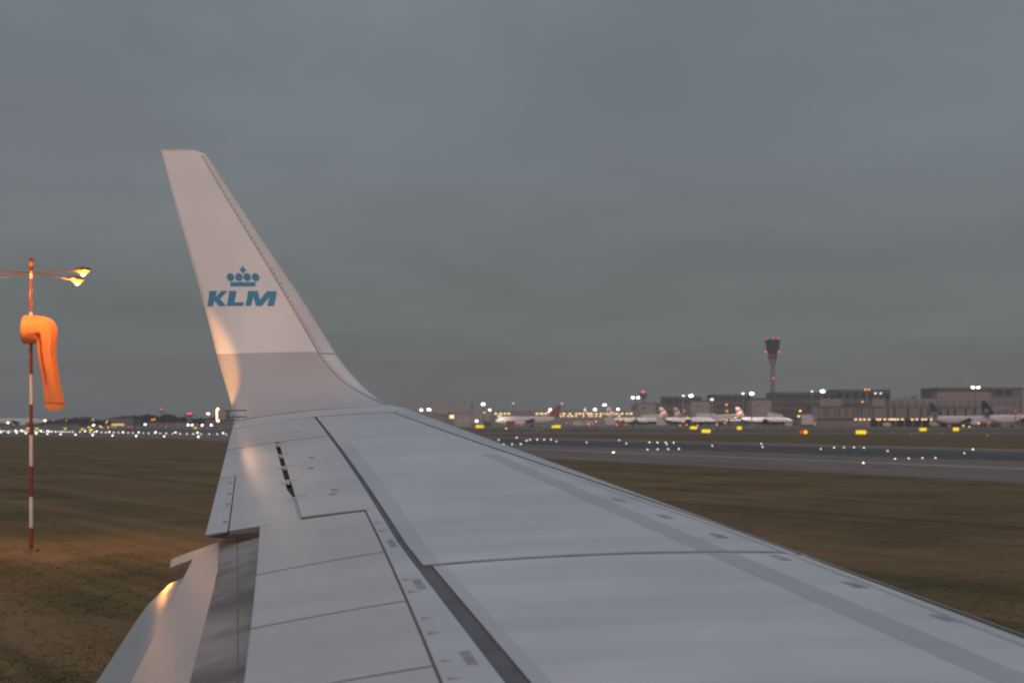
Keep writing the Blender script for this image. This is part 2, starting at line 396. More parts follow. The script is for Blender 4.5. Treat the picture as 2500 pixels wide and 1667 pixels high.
# spoilers
def sline(sb): return lambda s, c: s
bounds = [10.02, 8.83, 7.74, 6.66, 5.55, 4.4, 3.2]
for k in range(6):
    a, b = bounds[k + 1] + .009, bounds[k] - .009
    o = panel('spoiler', (lambda u, c, h, a=a, b=b, k=k: P(u + (-.75 if k else -.2 - .55 * (b - u) / (b - a)) * (c - .66), c, h)), lin(a, b, 5), lambda s: spf(s) + .0026, spa, 8, M_SPOIL, th=.03, h=.004)
# hinge fittings and stencils ahead of the spoilers
for s, c in [(9.64, .648), (9.4, .651), (8.16, .667), (7.9, .670), (7.39, .675), (7.13, .679), (6.7, .684), (6.45, .688), (5.6, .698), (5.3, .701)]:
    q = MB(); a = P(s, c - .004, .001); q.box(a, (.055, .012, .003), -WA); q.build('hinge_fitting', M_STENCIL, wing, WB)
for s, c in [(9.04, .6485), (8.04, .652), (6.71, .656), (5.2, .66)]:
    panel('stencil', P, [s - .10, s + .10], c - .006, c + .006, 1, M_STENCIL, th=.001, h=.001)
for s, c in [(10.9, .69), (10.75, .70), (12.4, .70), (13.9, .70), (11.9, .72)]:
    panel('stencil', P, [s - .03, s + .03], c - .009, c + .009, 1, M_STENCIL, th=.001, h=.001)
# aileron with its tab, hinge brackets across the gap
panel('aileron', P, lin(9.985, 13.40, 12), lambda s: .806 if s > 10.85 else .798, .9485, 6, M_SKIN2, th=.05, h=.002)
panel('aileron_tab', P, lin(9.985, 12.02, 8), .9515, 1.0, 3, M_SKIN2, th=.012, h=.001)
panel('aileron_edge', P, lin(12.03, 13.40, 6), .9487, 1.0, 3, M_SKIN2, th=.012, h=.002)
panel('aileron_seal', P, lin(10.0, 10.72, 3), .7905, .806, 1, M_BAND, th=.01, h=-.006)
for s, w_ in [(13.33, .05), (12.72, .025), (12.13, .03), (11.49, .085), (10.80, .04)]:
    q = MB(); q.box(P(s, .799, -.012), (.075, w_ * 1.7, .03), -WA); q.build('hinge_bracket', M_SKIN2, wing, WB)
    panel('hinge_stencil', P, [s - .012, s + .012], .765, .785, 1, M_STENCIL, th=.001, h=.001)
for s in (11.75, 11.3, 10.9, 10.3):
    q = MB(); q.box(P(s, .955, .002), (.055, .022, .006), -WA); q.build('tab_hinge', M_SEAL, wing, WB)

# flap, lowered a little
def FL(s, e, h=0.0):
    c = .86; return at(s, LEx(s) - c * CH(s) - e, zref(s) + CH(s) * U(c) - .05 - .30 * e - .06 * e * e + h)
def dirt(s): return .32 + (9.3 - s) * .05 if s < 9.3 else .32
def mte(s): return .52 + .101 * (9.61 - s)
def ate(s): return .755 + .147 * (9.42 - s) if s < 9.42 else .755 - (s - 9.42) * .42
panel('flap_nose', FL, lin(S0, 10.22, 24), .02, dirt, 5, M_DIRT, th=.06)
panel('flap_panel', FL, lin(S0, 9.97, 24), lambda s: dirt(s) + .001, mte, 5, M_FLAP, th=.03)
panel('flap_corner', FL, lin(9.972, 10.22, 3), .322, lambda s: .63, 5, M_FLAP, th=.025)
def AF(s, e, h=0.0):
    m_ = mte(s) - .06; p = FL(s, m_, h); d = e - m_
    return p - WF * d - Vector((0, 0, -.004 + .040 + .36 * d + .42 * d * d))
panel('aft_flap', AF, lin(S0, 9.73, 26), lambda s: mte(s) - .05, ate, 7, M_AFT, th=.02)
for e_ in (.20,):
    panel('flap_seam', FL, lin(S0, 10.2, 24), e_, e_ + .006, 1, M_EDGE, th=.001, h=.0007)
# flap track fairing under the flap, its tail showing behind the trailing edge
fb = MB(); V = []; F = []; st = [(0, .02), (.35, .10), (.8, .15), (1.4, .17), (2.0, .14)]
for d, r in st:
    c = AF(7.75, ate(7.75) + .25 - d) + Vector((0, 0, -.14 + .0 * d))
    if d == 0: c = AF(7.75, ate(7.75) + .22) + Vector((0, 0, -.02))
    for k in range(12):
        a = 2 * math.pi * k / 12; V.append(c + WO * (r * math.cos(a)) + Vector((0, 0, r * 1.2 * math.sin(a))))
for i in range(len(st) - 1):
    for k in range(12): F.append((i * 12 + k, i * 12 + (k + 1) % 12, (i + 1) * 12 + (k + 1) % 12, (i + 1) * 12 + k))
fb.add(V, F, True); fb.build('flap_track_fairing', M_FLAP, wing, WB)

# ------------------------------------------------------------------ winglet
WST = [(15.2, .123, -3.37, -4.995, .086), (15.5, .17, -3.588, -5.110, .06), (15.75, .25, -3.786, -5.216, .089), (15.95, .38, -3.992, -5.333, .126),
       (16.1, .58, -4.217, -5.452, .139), (16.2, .85, -4.423, -5.558, .139), (16.27, 1.2, -4.667, -5.679, .137), (16.36, 1.7, -5.034, -5.854, .128),
       (16.46, 2.25, -5.428, -6.050, .131), (16.527, 2.62, -5.69, -6.169, .12), (16.536, 2.67, -5.735, -6.186, .12), (16.542, 2.705, -5.83, -6.197, .12), (16.545, 2.722, -5.97, -6.203, .12)]
def wst(t):
    i = min(int(t), len(WST) - 2); f = t - i
    g_ = lambda k: WST[max(0, min(len(WST) - 1, k))]
    if i >= 9: a, b = g_(i), g_(i + 1); return [a[j] + (b[j] - a[j]) * f for j in range(5)]
    r = []
    for j in range(5):
        p0, p1, p2, p3 = g_(i - 1)[j], g_(i)[j], g_(i + 1)[j], g_(min(i + 2, 9))[j]
        if i == 0 and j < 2: p0 = p1 - (p2 - p1) * (1.0 if j == 0 else .7)
        r.append(.5 * (2 * p1 + (p2 - p0) * f + (2 * p0 - 5 * p1 + 4 * p2 - p3) * f * f + (3 * p1 - p0 - 3 * p2 + p3) * f ** 3))
    return r
WLEN = 3.3256
def wnorm(t):
    if t < .02: return (-.111, .994)
    a, b = wst(max(0, t - .15)), wst(min(9, t + .15)) if t < 8.8 else wst(9)
    if t >= 8.8: a = wst(8.6)
    ds, dz = b[0] - a[0], b[1] - a[1]; l = math.hypot(ds, dz)
    n = (-dz / l, ds / l)
    if t < .5:
        k = t / .5; n = (-.111 + (n[0] + .111) * k, .994 + (n[1] - .994) * k); l = math.hypot(*n); n = (n[0] / l, n[1] / l)
    return n
def WG(t, c, off=0.0, outer=False):
    s, z, le, te, _ = wst(t); ch = le - te; n = wnorm(t)
    fr = min(t, 9) / 9 * 1.0
    dr = 1 - .6 * min(1, fr * 2)
    u = -.035 + .035 * math.sqrt(max(0, 1 - ((.1 - c) / .1) ** 2)) if c < .1 else -.0994 * (c - .1) ** 2 * dr
    if outer:
        thk = (.20 if t < 9.5 else .20 * max(0.05, (12 - t) / 2.5)) * math.sqrt(max(c, 0)) * (1 - c) + .003
        u -= thk
    elif t > 9.5: u -= .04 * (1 - max(0.0, (12 - t) / 2.5)) * math.sin(math.pi * c)
    d = u * ch + off
    return at(s + n[0] * d, le - c * ch, z + n[1] * d)
def wloft(name, t0, t1, n, c0, c1, nc, mat, wrap):
    # inner face c0..c1 then back on the outer face (wrap='te') or round the nose (wrap='le')
    V = []; F = []
    ts = lin(t0, t1, n)
    for t in ts:
        sf = wst(t)[4]; a = sf if c0 is None else c0; b = sf if c1 is None else c1
        if wrap == 'te': row = [WG(t, a + (b - a) * j / nc) for j in range(nc + 1)] + [WG(t, b + (a - b) * j / nc, 0, True) for j in range(nc + 1)]
        else: row = [WG(t, b * (1 - j / nc) ** 2) for j in range(nc + 1)] + [WG(t, b * (j / nc) ** 2, 0, True) for j in range(1, nc + 1)]
        V += row
    m_ = len(V) // len(ts)
    for i in range(n):
        for j in range(m_ - 1): F.append((i * m_ + j, i * m_ + j + 1, (i + 1) * m_ + j + 1, (i + 1) * m_ + j))
    mb = MB().add(V, F, True)
    if t1 > 11.9: mb.add([V[n * m_ + j] for j in range(m_)], [tuple(range(m_))])
    return mb.build(name, mat, wing, WB)
TB = 4.34
wloft('winglet_root', 0, TB, 34, None, 1.0, 18, M_WGREY, 'te')
wloft('winglet_panel', TB, 9.6, 36, None, 1.0, 18, M_WHITE, 'te')
wloft('winglet_tip', 9.6, 12, 14, None, 1.0, 18, M_WHITE, 'te'); wloft('winglet_tip_nose', 9.6, 12, 14, 0, None, 6, M_WHITE, 'le')
wloft('leading_edge_strip', 4.28, 9.595, 40, 0, None, 6, M_STRIP, 'le')
wloft('leading_edge_strip', 0.0, 4.25, 34, 0, None, 6, M_STRIP, 'le')
def wdecal(name, pts_tc, mat, off=.003):
    V = [WG(t, c, off) for t, c in pts_tc]; n = len(V) // 2
    mb = MB().add(V, [(2 * i, 2 * i + 1, 2 * i + 3, 2 * i + 2) for i in range(n - 1)]); return mb.build(name, mat, wing, WB)
wdecal('strip_seal', [q for t in lin(0.6, 9.5, 60) for q in ((t, wst(t)[4] - .004), (t, wst(t)[4] + .007))], M_SEAL)
wdecal('strip_splice', [q for c in lin(0.0, .139, 8) for q in ((4.245, c), (4.29, c))], M_SEAL, .002)
wdecal('strip_splice', [q for c in lin(0.0, .12, 8) for q in ((9.56, c), (9.61, c))], M_SEAL, .002)
rv = MB()
for t in lin(1.2, 9.45, 84):
    for dc in (-.016,):
        c = wst(t)[4] + dc; p = WG(t, c, .002); q = WG(t, c - .013, .002); r = WG(t + .022, c - .0065, .002); r2 = WG(t - .022, c - .0065, .002)
        rv.add([p, r, q, r2], [(0, 1, 2, 3)])
o = rv.build('rivets', M_RIV, wing, WB); o['kind'] = 'stuff'

# airline lettering and crown on the winglet, laid on the curved skin
LOGO_TC = ((6.661, .831), (6.634, .062), (5.781, .3026), (5.819, .9685))   # (span station, chord) of the corners TL TR BR BL
def logo_pt(x, y):
    u = (x - 328) / 370; v = (y - 698) / 217
    a, b, c, d = LOGO_TC
    f = lambda k: (a[k] * (1 - u) + b[k] * u) * (1 - v) + (d[k] * (1 - u) + c[k] * u) * v
    return f(0), f(1)
def logo_part(name, poly):
    bm = bmesh.new(); bm.faces.new([bm.verts.new((x, y, 0)) for x, y in poly])
    bm.normal_update(); bmesh.ops.triangulate(bm, faces=bm.faces); bmesh.ops.subdivide_edges(bm, edges=bm.edges, cuts=2, use_grid_fill=True); bmesh.ops.triangulate(bm, faces=bm.faces)
    bm.verts.index_update(); vs_ = [logo_pt(v.co.x, v.co.y) for v in bm.verts]; fs = [tuple(v.index for v in f.verts) for f in bm.faces]; bm.free()
    return MB().add([WG(t, c, .004) for t, c in vs_], fs, True).build(name, M_LOGO, wing, WB)
logo_part('letter', [(333, 822), (374, 822), (368, 858), (399, 822), (433, 822), (393, 866), (433, 912), (392, 913), (363, 876), (358, 914), (328, 915)])
logo_part('letter', [(443, 822), (482, 822), (473, 888), (527, 888), (524, 911), (435, 911)])
logo_part('letter', [(545, 822), (597, 822), (610, 872), (646, 823), (698, 823), (690, 911), (655, 911), (661, 852), (627, 911), (594, 911), (574, 852), (567, 911), (537, 911)])
for cx in (452, 498, 543, 589):
    logo_part('crown_dot', [(cx + 20.5 * math.cos(a), 750 + 20.5 * math.sin(a)) for a in [2 * math.pi * k / 18 for k in range(18)]])
logo_part('crown_band', [(449, 776), (586, 775), (584, 797), (449, 797)])
logo_part('crown_cross', [(517, 698), (531, 698), (531, 709), (541, 709), (541, 719), (531, 719), (531, 730), (517, 730), (517, 719), (507, 719), (507, 709), (517, 709)])

# tail position light at the wing tip
M_LENS = emat('position_light_lens', (1.0, 0.68, 0.36), 3.2)
M_CLEAR = pmat('light_housing', (0.28, 0.25, 0.23), 0.3)
lp = at(15.07, -5.10, .050)
tl = MB(); tl.tube([lp + Vector((0, 0, -.066)), lp + Vector((-.002, 0, -.05)), lp + Vector((-.004, 0, .05)), lp + Vector((0, 0, .066))], [.008, .016, .016, .008], 10); tl.build('position_light_lens', M_LENS, wing, WB)
hb = MB(); hb.box(lp + WF * .055, (.075, .12, .085), -WA); hb.build('position_light_housing', M_CLEAR, wing, WB)
for dz in (-.028, .03):
    q = MB(); q.box(lp + WF * .16 + Vector((0, 0, dz + .01)), (.22, .012, .012), -WA); q.build('light_fin', M_RIV, wing, WB)
def lamp(name, kind, loc, energy, col, radius=.03, aim=None, size=None, blend=.2, parent=None):
    d = bpy.data.lights.new(name, kind); d.energy = energy; d.color = col; d.shadow_soft_size = radius
    if kind == 'SPOT': d.spot_size = size; d.spot_blend = blend
    o = bpy.data.objects.new(name, d); COL.objects.link(o)
    o.rotation_euler = (Vector(aim) - Vector(loc)).to_track_quat('-Z', 'Y').to_euler() if aim is not None else (0, 0, 0)
    if parent is not None: o.parent = parent; o.location = Vector(loc) - parent.location
    else: o.location = loc
    return o
WARM = (1.0, 0.55, 0.24)
lamp('tip_light_beam', 'SPOT', at(15.0, -5.06, .11), 150, (1.0, .60, .36), .02, at(8.6, -5.06 + 6.4 * .478, -.72), R(8.6), .75, wing)
lamp('tip_light_upward', 'SPOT', at(15.0, -5.20, .07), 80, (1.0, .43, .10), .012, at(15.82, -5.764, .172), R(74), .22, wing)

# ------------------------------------------------------------------ windsock mast
MY = 47.4; MX = gx(76, MY)
mast = thing('windsock_mast', 'tall red and white banded windsock mast with four lamp arms', 'mast', (MX, MY, 0))
M_RED = pmat('mast_red', (0.20, 0.022, 0.014), 0.5, var=0.2, vscale=(4, 4, 4)); M_MW = pmat('mast_white', (0.62, 0.58, 0.55), 0.5, var=0.12, vscale=(4, 4, 4))
MO = mast.location
zt = gz(662, MY)
zs = [0.0] + [gz(y, MY) for y in (1287.6, 1212.5, 1137.5, 1062, 987, 913.5, 838, 762, 680)] + [zt]
for i in range(len(zs) - 1):
    q = MB(); r0 = .056 - .016 * zs[i] / zt; r1 = .056 - .016 * zs[i + 1] / zt
    q.tube([(MX, MY, zs[i]), (MX, MY, zs[i + 1])], [r0, r1], 12); q.build('pole_band', M_RED if i % 2 == 0 else M_MW, mast, MO)
q = MB(); q.box((MX, MY, .03), (.34, .34, .06)); q.build('base_plate', pmat('base_concrete', (.16, .14, .12), .8, var=.2, vscale=(5, 5, 5)), mast, MO)
for z in (gz(855, MY), gz(882, MY)):
    q = MB(); q.box((MX - .06, MY - .02, z), (.05, .03, .03)); q.build('step_bolt', M_RED, mast, MO)
M_ARM = pmat('arm_steel', (0.16, 0.07, 0.05), 0.5)
q = MB(); q.tube([(MX, MY, zt), (MX, MY, zt + .10)], .05, 10); q.tube([(MX, MY, zt + .10), (MX, MY, zt + .13)], .085, 12); q.build('beacon_base', M_RED, mast, MO)
q = MB(); q.tube([(MX, MY, zt + .13), (MX, MY, zt + .25)], .062, 12); q.build('beacon_glass', pmat('beacon_amber', (0.55, 0.22, 0.05), 0.25), mast, MO)
q = MB(); q.tube([(MX, MY, zt + .25), (MX, MY, zt + .33), (MX, MY, zt + .36)], [.078, .07, .02], 12); q.build('beacon_cap', M_RED, mast, MO)
SOD = (1.0, 0.40, 0.075)
M_SOD = emat('sodium_lamp_glass', (1.0, 0.40, 0.055), 2.6); M_SODC = emat('sodium_lamp_core', (1.0, 0.66, 0.25), 12.0)
for dx, dy, dz in ((1.594, -1.32, -.10), (.743, 1.26, -.10), (-.743, -1.26, -.10), (-1.594, 1.32, -.10)):
    e = Vector((MX + dx, MY + dy, zt - .02 + dz)); a0 = Vector((MX, MY, zt - .04)); d = (e - a0).normalized()
    q = MB(); q.tube([a0, e], [.020, .016], 8); q.build('arm', M_ARM, mast, MO)
    h = MB(); V = []; sc = 1.0
    u = d; sd_ = u.cross(Vector((0, 0, 1))).normalized()
    ring = [(-.12, .03, .02, .02), (.05, .10, .06, .05), (.25, .15, .09, .06), (.45, .13, .07, .05), (.55, .04, .03, .02)]
    for x, wd, up, dn in ring:
        for k in range(10):
            an = 2 * math.pi * k / 10; V.append(e + u * x + sd_ * (wd * math.cos(an)) + Vector((0, 0, (up if math.sin(an) > 0 else dn * .5) * math.sin(an) + .03)))
    F = [(i * 10 + k, i * 10 + (k + 1) % 10, (i + 1) * 10 + (k + 1) % 10, (i + 1) * 10 + k) for i in range(4) for k in range(10)] + [tuple(range(10)), tuple(range(40, 50))]
    h.add(V, F, True); hd = h.build('lamp_head', M_ARM, mast, MO)
    gl = MB(); gl.lathe([(0.001, -.10), (.06, -.085), (.10, -.045), (.115, 0), (.09, .02), (0.001, .025)], 14, c=(0, 0, 0))
    gl.v = [(e.x + u.x * (.28 + vx * 1.5) + sd_.x * vy, e.y + u.y * (.28 + vx * 1.5) + sd_.y * vy, e.z + .0 + vz * .8) for vx, vy, vz in gl.v]
    ctr = e + u * .28
    gl.v = [tuple(ctr + (Vector(p_) - ctr) * 1.25) for p_ in gl.v]
    gb = gl.build('lamp_glass', M_SOD, mast, MO)
    gc = MB(); gc.tube([ctr - u * .10 + Vector((0, 0, -.085)), ctr + Vector((0, 0, -.115)), ctr + u * .10 + Vector((0, 0, -.085))], [.02, .045, .02], 10); gc.v = [(a_, b_, c_ + .022) for a_, b_, c_ in gc.v]; gc.build('lamp_core', M_SODC, mast, MO)
    lamp('sodium_light', 'POINT', e + u * .28 + Vector((0, 0, -.26)), 290, SOD, .09, parent=mast)

# the sock: stiff ring end, then cloth folding over and hanging down
RS = 1 / 88.6 * .319           # metres per step of the survey drawing
def sp(u, v, dy=0.0): return Vector((MX + (u - 250) * RS, MY - .10 + dy, gz(550 + v * .319, MY)))
M_SOCK = pmat('windsock_cloth', (0.78, 0.25, 0.085), 0.75, var=0.10, vscale=(3, 3, 0.8), bump=0.3, bscale=9.0)
t_ = M_SOCK.node_tree; b_ = t_.nodes['Principled BSDF']; b_.inputs['Subsurface Weight'].default_value = 0.0
sock = thing('windsock', 'limp orange windsock drooping from the red and white mast', 'windsock', tuple(sp(250, 800)))
rings = []
NS = 48
def sring(c, ax, ay, tilt, wr_, fold=0.0):
    # ellipse centred at c; its long axis turned by tilt in the picture-parallel plane; ay = half depth
    out_ = []
    for k in range(NS):
        a = 2 * math.pi * k / NS; rr_ = 1 + wr_ * math.sin(7 * a + 1.3) + .6 * wr_ * math.sin(13 * a)
        x = ax * math.cos(a) * rr_; y = ay * math.sin(a) * rr_
        if fold: y *= 1 - fold * math.exp(-((math.cos(a) + .42) ** 2) / .02) * (1 if math.sin(a) < 0 else 0)
        out_.append(c + Vector((x * math.cos(tilt) * RS, y * RS, x * math.sin(tilt) * RS)))
    return out_
q = MB()
st = [(206, 800, 104, 100, 90, .0), (210, 800, 107, 103, 90, .0), (245, 799, 108, 106, 88, .004), (285, 800, 107, 104, 84, .012), (318, 802, 106, 98, 76, .02),
      (345, 806, 106, 92, 62, .03), (366, 822, 104, 88, 46, .04), (374, 850, 92, 86, 28, .05), (377, 885, 74, 86, 12, .055), (378, 930, 62, 86, 2, .075),
      (379, 1000, 60, 82, 0, .08), (388, 1060, 60, 76, 0, .08), (404, 1130, 60, 70, 0, .07), (412, 1190, 62, 64, 0, .055), (421, 1250, 65, 58, 0, .025), (430, 1310, 71, 50, 0, .012), (438, 1366, 77, 42, -2, .0)]
R_ = [sring(sp(u, v), ax, ay, R(tl_), w_, .25 if i in (5, 14) else .62 if 5 < i < 14 else 0) for i, (u, v, ax, ay, tl_, w_) in enumerate(st)]
V = [p for r_ in R_ for p in r_]; F = [(i * NS + k, i * NS + (k + 1) % NS, (i + 1) * NS + (k + 1) % NS, (i + 1) * NS + k) for i in range(len(st) - 1) for k in range(NS)]
q.add(V, F, True)
so = q.build('cloth', M_SOCK, sock, sock.location)
md = so.modifiers.new('smooth', 'SUBSURF'); md.levels = 1; md.render_levels = 2
md = so.modifiers.new('thick', 'SOLIDIFY'); md.thickness = .004
# hem at the open end hanging lower in front
q = MB(); V = []; F = []
for k in range(NS + 1):
    p = R_[-1][k % NS]; front = max(0, -math.sin(2 * math.pi * k / NS)); V += [p + Vector((0, 0, .004)), p - Vector((0, 0, .015 + .165 * front ** .8)) + Vector((0, .02 * front, 0))]
for k in range(NS): F.append((2 * k, 2 * k + 1, 2 * k + 3, 2 * k + 2))
q.add(V, F, True); q.build('hem', M_SOCK, sock, sock.location)
q = MB(); q.tube([R_[0][k % NS] for k in range(NS + 1)], .014, 6, caps=False); q.build('ring', M_ARM, sock, sock.location)
q = MB(); q.tube([sp(208, 800), sp(250, 800)], .012, 6); q.tube([sp(208, 905), sp(208, 695)], .010, 6); q.build('swivel_arm', M_ARM, sock, sock.location)

# ------------------------------------------------------------------ ground lights
E_WHITE = emat('runway_lamp_white', (1.0, 0.95, 0.84), 3.2); E_WHITE2 = emat('runway_lamp_bright', (1.0, 0.95, 0.82), 5.0)
E_WARM = emat('runway_lamp_warm', (1.0, 0.72, 0.42), 6.0); E_RED = emat('lamp_red', (1.0, 0.07, 0.09), 1.6); E_GREEN = emat('lamp_green', (0.02, 0.75, 0.30), 0.8)
E_BLUE = emat('lamp_blue', (0.08, 0.18, 1.0), 1.3); E_YEL = emat('sign_yellow', (1.0, 0.70, 0.02), 1.15); E_ORG = emat('lamp_orange', (1.0, 0.36, 0.06), 2.6); E_AMB = emat('lamp_amber', (1.0, 0.62, 0.18), 3.0)
E_FLOOD = emat('floodlight_white', (1.0, 0.96, 0.86), 9.0); E_FLOOD2 = emat('floodlight_soft', (1.0, 0.93, 0.75), 3.0); E_WIN = emat('window_warm', (1.0, 0.70, 0.34), 1.9); E_WIN2 = emat('window_yellow', (1.0, 0.74, 0.20), 1.2)
M_FIX = pmat('fixture_grey', (0.16, 0.15, 0.14), 0.6)
MESHC = {}
def ground_light(px, py, rpx, em, label, group, name='runway_light', cat='runway light'):
    Y = gY(py + rpx * .6); X = gx(px, Y); r = rpx * Y / F_PX
    key = ('dome', em.name)
    if key not in MESHC:
        a = MB(); a.lathe([(1.25, 0), (1.2, .25), (.9, .4), (0.001, .4)], 10, smooth=False); o1 = a.build('tmp', M_FIX)
        b = MB(); b.lathe([(.82, .4), (.85, .9), (.6, 1.35), (0.001, 1.5)], 10); o2 = b.build('tmp', em)
        MESHC[key] = (o1.data, o2.data); bpy.data.objects.remove(o1); bpy.data.objects.remove(o2)
    t = thing(name, label, cat, (X, Y, .03), 0, group)
    for nm, d in zip(('base', 'lens'), MESHC[key]):
        o = bpy.data.objects.new(nm, d); COL.objects.link(o); o.parent = t; o.scale = (r * .8, r * .8, r * .8)
    return t
def R2(u, v): return (u * .2551, 960 + v * .2551)
def R3(u, v): return (950 + u * .21258, 940 + v * .21254)
def R4(u, v): return (1400 + u * .23384, 800 + v * .23384)
def R5(u, v): return (1900 + u * .2551, 900 + v * .2551)
for u, v in [(8, 374), (79, 377), (157, 379), (246, 384), (345, 385), (455, 388), (580, 393), (723, 396), (887, 400), (1078, 405), (1303, 408), (1572, 413), (1897, 418)]:
    ground_light(*R2(u, v), 2.4 if u not in (345, 887, 1303, 1897) else 3.0, E_WHITE2, 'white edge light in the nearest runway row, left of the wing', 'nearest runway edge lights on the left')
far = [(764, 372), (862, 373), (900, 374), (973, 373), (1013, 375), (1090, 377), (1135, 377), (1225, 379), (1270, 380), (1370, 381), (1423, 383), (1480, 380), (1532, 383), (1592, 384), (1655, 385), (1723, 386), (1788, 388), (1850, 389), (1925, 391), (2002, 391), (2080, 392), (2163, 394)]
for u, v in far: ground_light(*R2(u, v), 2.0, E_WHITE, 'small white light in the even dotted row left of the winglet', 'runway centreline lights on the left')
for u, v in [(815, 362), (925, 365), (1047, 372), (1178, 373), (1327, 373), (1490, 373), (1680, 375), (1890, 378), (2135, 382), (148, 358), (205, 357), (388, 360), (462, 361)]:
    ground_light(*R2(u, v), 2.6, E_WHITE2, 'brighter white light just behind the dotted row on the left', 'far edge lights on the left')
for k in range(26):
    u = 6 + k * 27.5 + rnd.uniform(-5, 5)
    ground_light(*R2(u, 361 + k * .38 + rnd.uniform(-1.5, 1.5)), rnd.choice([1.6, 1.8, 2.1]), rnd.choice([E_WHITE, E_WHITE, E_WHITE2]), 'tiny white light in the crowded row beyond the windsock mast', 'crowded runway lights at far left')
RL = [R3(*p) for p in [(1258, 632), (1466, 604), (1577, 640), (1922, 648), (2271, 657)]] + [R4(*p) for p in [(478, 1175), (552, 1209), (976, 1218), (1450, 1233), (1960, 1213), (1975, 1247)]] + [R5(*p) for p in [(407, 768), (1047, 788), (1782, 810)]]
for p in RL: ground_light(*p, 2.0, E_WHITE, 'single small white light on the dark runway strip', 'single lights in the dark runway strip')
BARS = [('far bar nearest the wing', [R3(*p) for p in [(1618, 627), (1699, 628), (1779, 628), (1859, 628)]]),
        ('near bar nearest the wing', [R3(*p) for p in [(1314, 682), (1413, 680), (1512, 678)]]),
        ('far bar left of the control tower', [R4(*p) for p in [(793, 1199), (878, 1199), (963, 1199), (1047, 1200)]]),
        ('near bar left of the control tower', [R4(*p) for p in [(772, 1274), (879, 1272), (990, 1269), (1100, 1266)]]),
        ('far bar right of the control tower', [R5(*p) for p in [(535, 756), (630, 756), (725, 756), (820, 757)]]),
        ('near bar at the right edge', [R5(*p) for p in [(1120, 864), (1248, 860), (1380, 857), (1507, 855)]])]
for nm, pts in BARS:
    for p in pts: ground_light(*p, 2.2, E_WHITE, 'white light in the ' + nm, 'runway lights: ' + nm)
ground_light(*R4(418, 1304), 3.2, E_WHITE2, 'bright white light on the white edge line near the wing', None)
ground_light(*R5(815, 904), 2.8, E_WARM, 'warm white light beside the white edge line right of the control tower', None)
ground_light(*R5(1865, 774), 2.4, E_WARM, 'warm orange-white light on the far runway edge at the right', None)
for (u, v), w_ in zip([(316, 1026), (475, 1028), (810, 1027), (918, 1027), (1035, 1028), (1462, 1066), (1835, 1036), (2020, 1077)], ['under the catering truck', 'below the leftmost striped jet', 'below the nose of the leftmost striped jet', 'between the two leftmost striped jets', 'below the second striped jet', 'right of the two staggered yellow signs', 'below the tail of the rightmost striped jet', 'below the nose of the rightmost striped jet']):
    ground_light(*R4(u, v), 2.0, E_GREEN, 'small green taxiway light ' + w_, None, 'taxiway_light', 'taxiway light')
for (u, v), w_ in zip([(865, 608), (1092, 611), (1328, 613), (1580, 615), (1745, 572)], ['just right of the widest yellow sign', 'in front of the grey pier', 'below the yellow sign before the blue-finned jet', 'left of the rightmost yellow sign', 'right of the rightmost yellow sign']):
    ground_light(*R5(u, v), 1.9, E_GREEN, 'small green taxiway light ' + w_, None, 'taxiway_light', 'taxiway light')
for (u, v), w_ in zip([(1330, 467), (1782, 468), (1755, 510), (1700, 512)], ['below the fuselage of the red-finned jet', 'below the fin of the red-finned jet', 'on the verge, right one of a pair', 'on the verge, left one of a pair']):
    ground_light(*R3(u, v), 2.0, E_GREEN, 'small green taxiway light ' + w_, None, 'taxiway_light', 'taxiway light')
ground_light(*R5(2000, 637), 2.6, E_RED, 'single red ground light below the black-finned jet', None, 'taxiway_light', 'taxiway light')
ground_light(*R5(1275, 627), 2.0, E_RED, 'faint red ground light in front of the grey pier', None, 'taxiway_light', 'taxiway light')
ground_light(*R3(1345, 498), 2.4, E_AMB, 'amber ground light on the verge below the red-finned jet', None, 'taxiway_light', 'taxiway light')

# lit guidance signs
def gsign(px, py, wpx, hpx, label, red=0.0, group=None):
    Y = gY(py + hpx * .9); X = gx(px, Y); k = Y / F_PX; w_ = wpx * k; h_ = hpx * k; z0 = gz(py + hpx / 2, Y)
    t = thing('taxiway_sign', label, 'sign', (X, Y, 0), 0, group)
    n = MB(); n.box((0, .10, z0 + h_ / 2), (w_ * 1.06, .22, h_ * 1.12)); n.build('case', M_FIX, t)
    for x in (-.35, .35):
        n = MB(); n.box((x * w_, .1, z0 / 2), (.08, .08, max(z0, .05))); n.build('leg', M_FIX, t)
    if red:
        n = MB(); n.box((-w_ * (1 - red) / 2, -.02, z0 + h_ / 2), (w_ * red, .02, h_)); n.build('face', emat('sign_red', (1.0, .06, .03), .8), t)
        n = MB(); n.box((w_ * red / 2, -.02, z0 + h_ / 2), (w_ * (1 - red), .02, h_)); n.build('face', E_YEL, t)
    else:
        n = MB(); n.box((0, -.02, z0 + h_ / 2), (w_, .02, h_)); n.build('face', E_YEL, t)
    return t
gsign(*R3(690, 480), 14, 5, 'lit yellow taxiway sign nearest the wing leading edge')
gsign(*R3(1030, 474), 15, 6.5, 'lit yellow taxiway sign left of the red-finned jet'); gsign(*R3(1075, 476), 6, 5, 'small lit yellow sign touching the sign left of the red-finned jet')
gsign(*R3(1932, 474), 15, 6.5, 'lit yellow taxiway sign under the fin of the red-finned jet'); gsign(*R3(1885, 477), 7, 5.5, 'small lit yellow sign touching the sign under the red fin')
gsign(*R4(1255, 1043), 17, 6.5, 'lit yellow taxiway sign below the second striped jet, higher of two')
gsign(*R4(1385, 1078), 21, 8, 'lit yellow taxiway sign below the second striped jet, lower of two')
gsign(*R4(1732, 1046), 11, 7.5, 'short lit yellow taxiway sign below the tail of the rightmost striped jet')
gsign(*R5(242, 605), 18, 8, 'half red, half yellow lit taxiway sign left of the grey pier', .58)
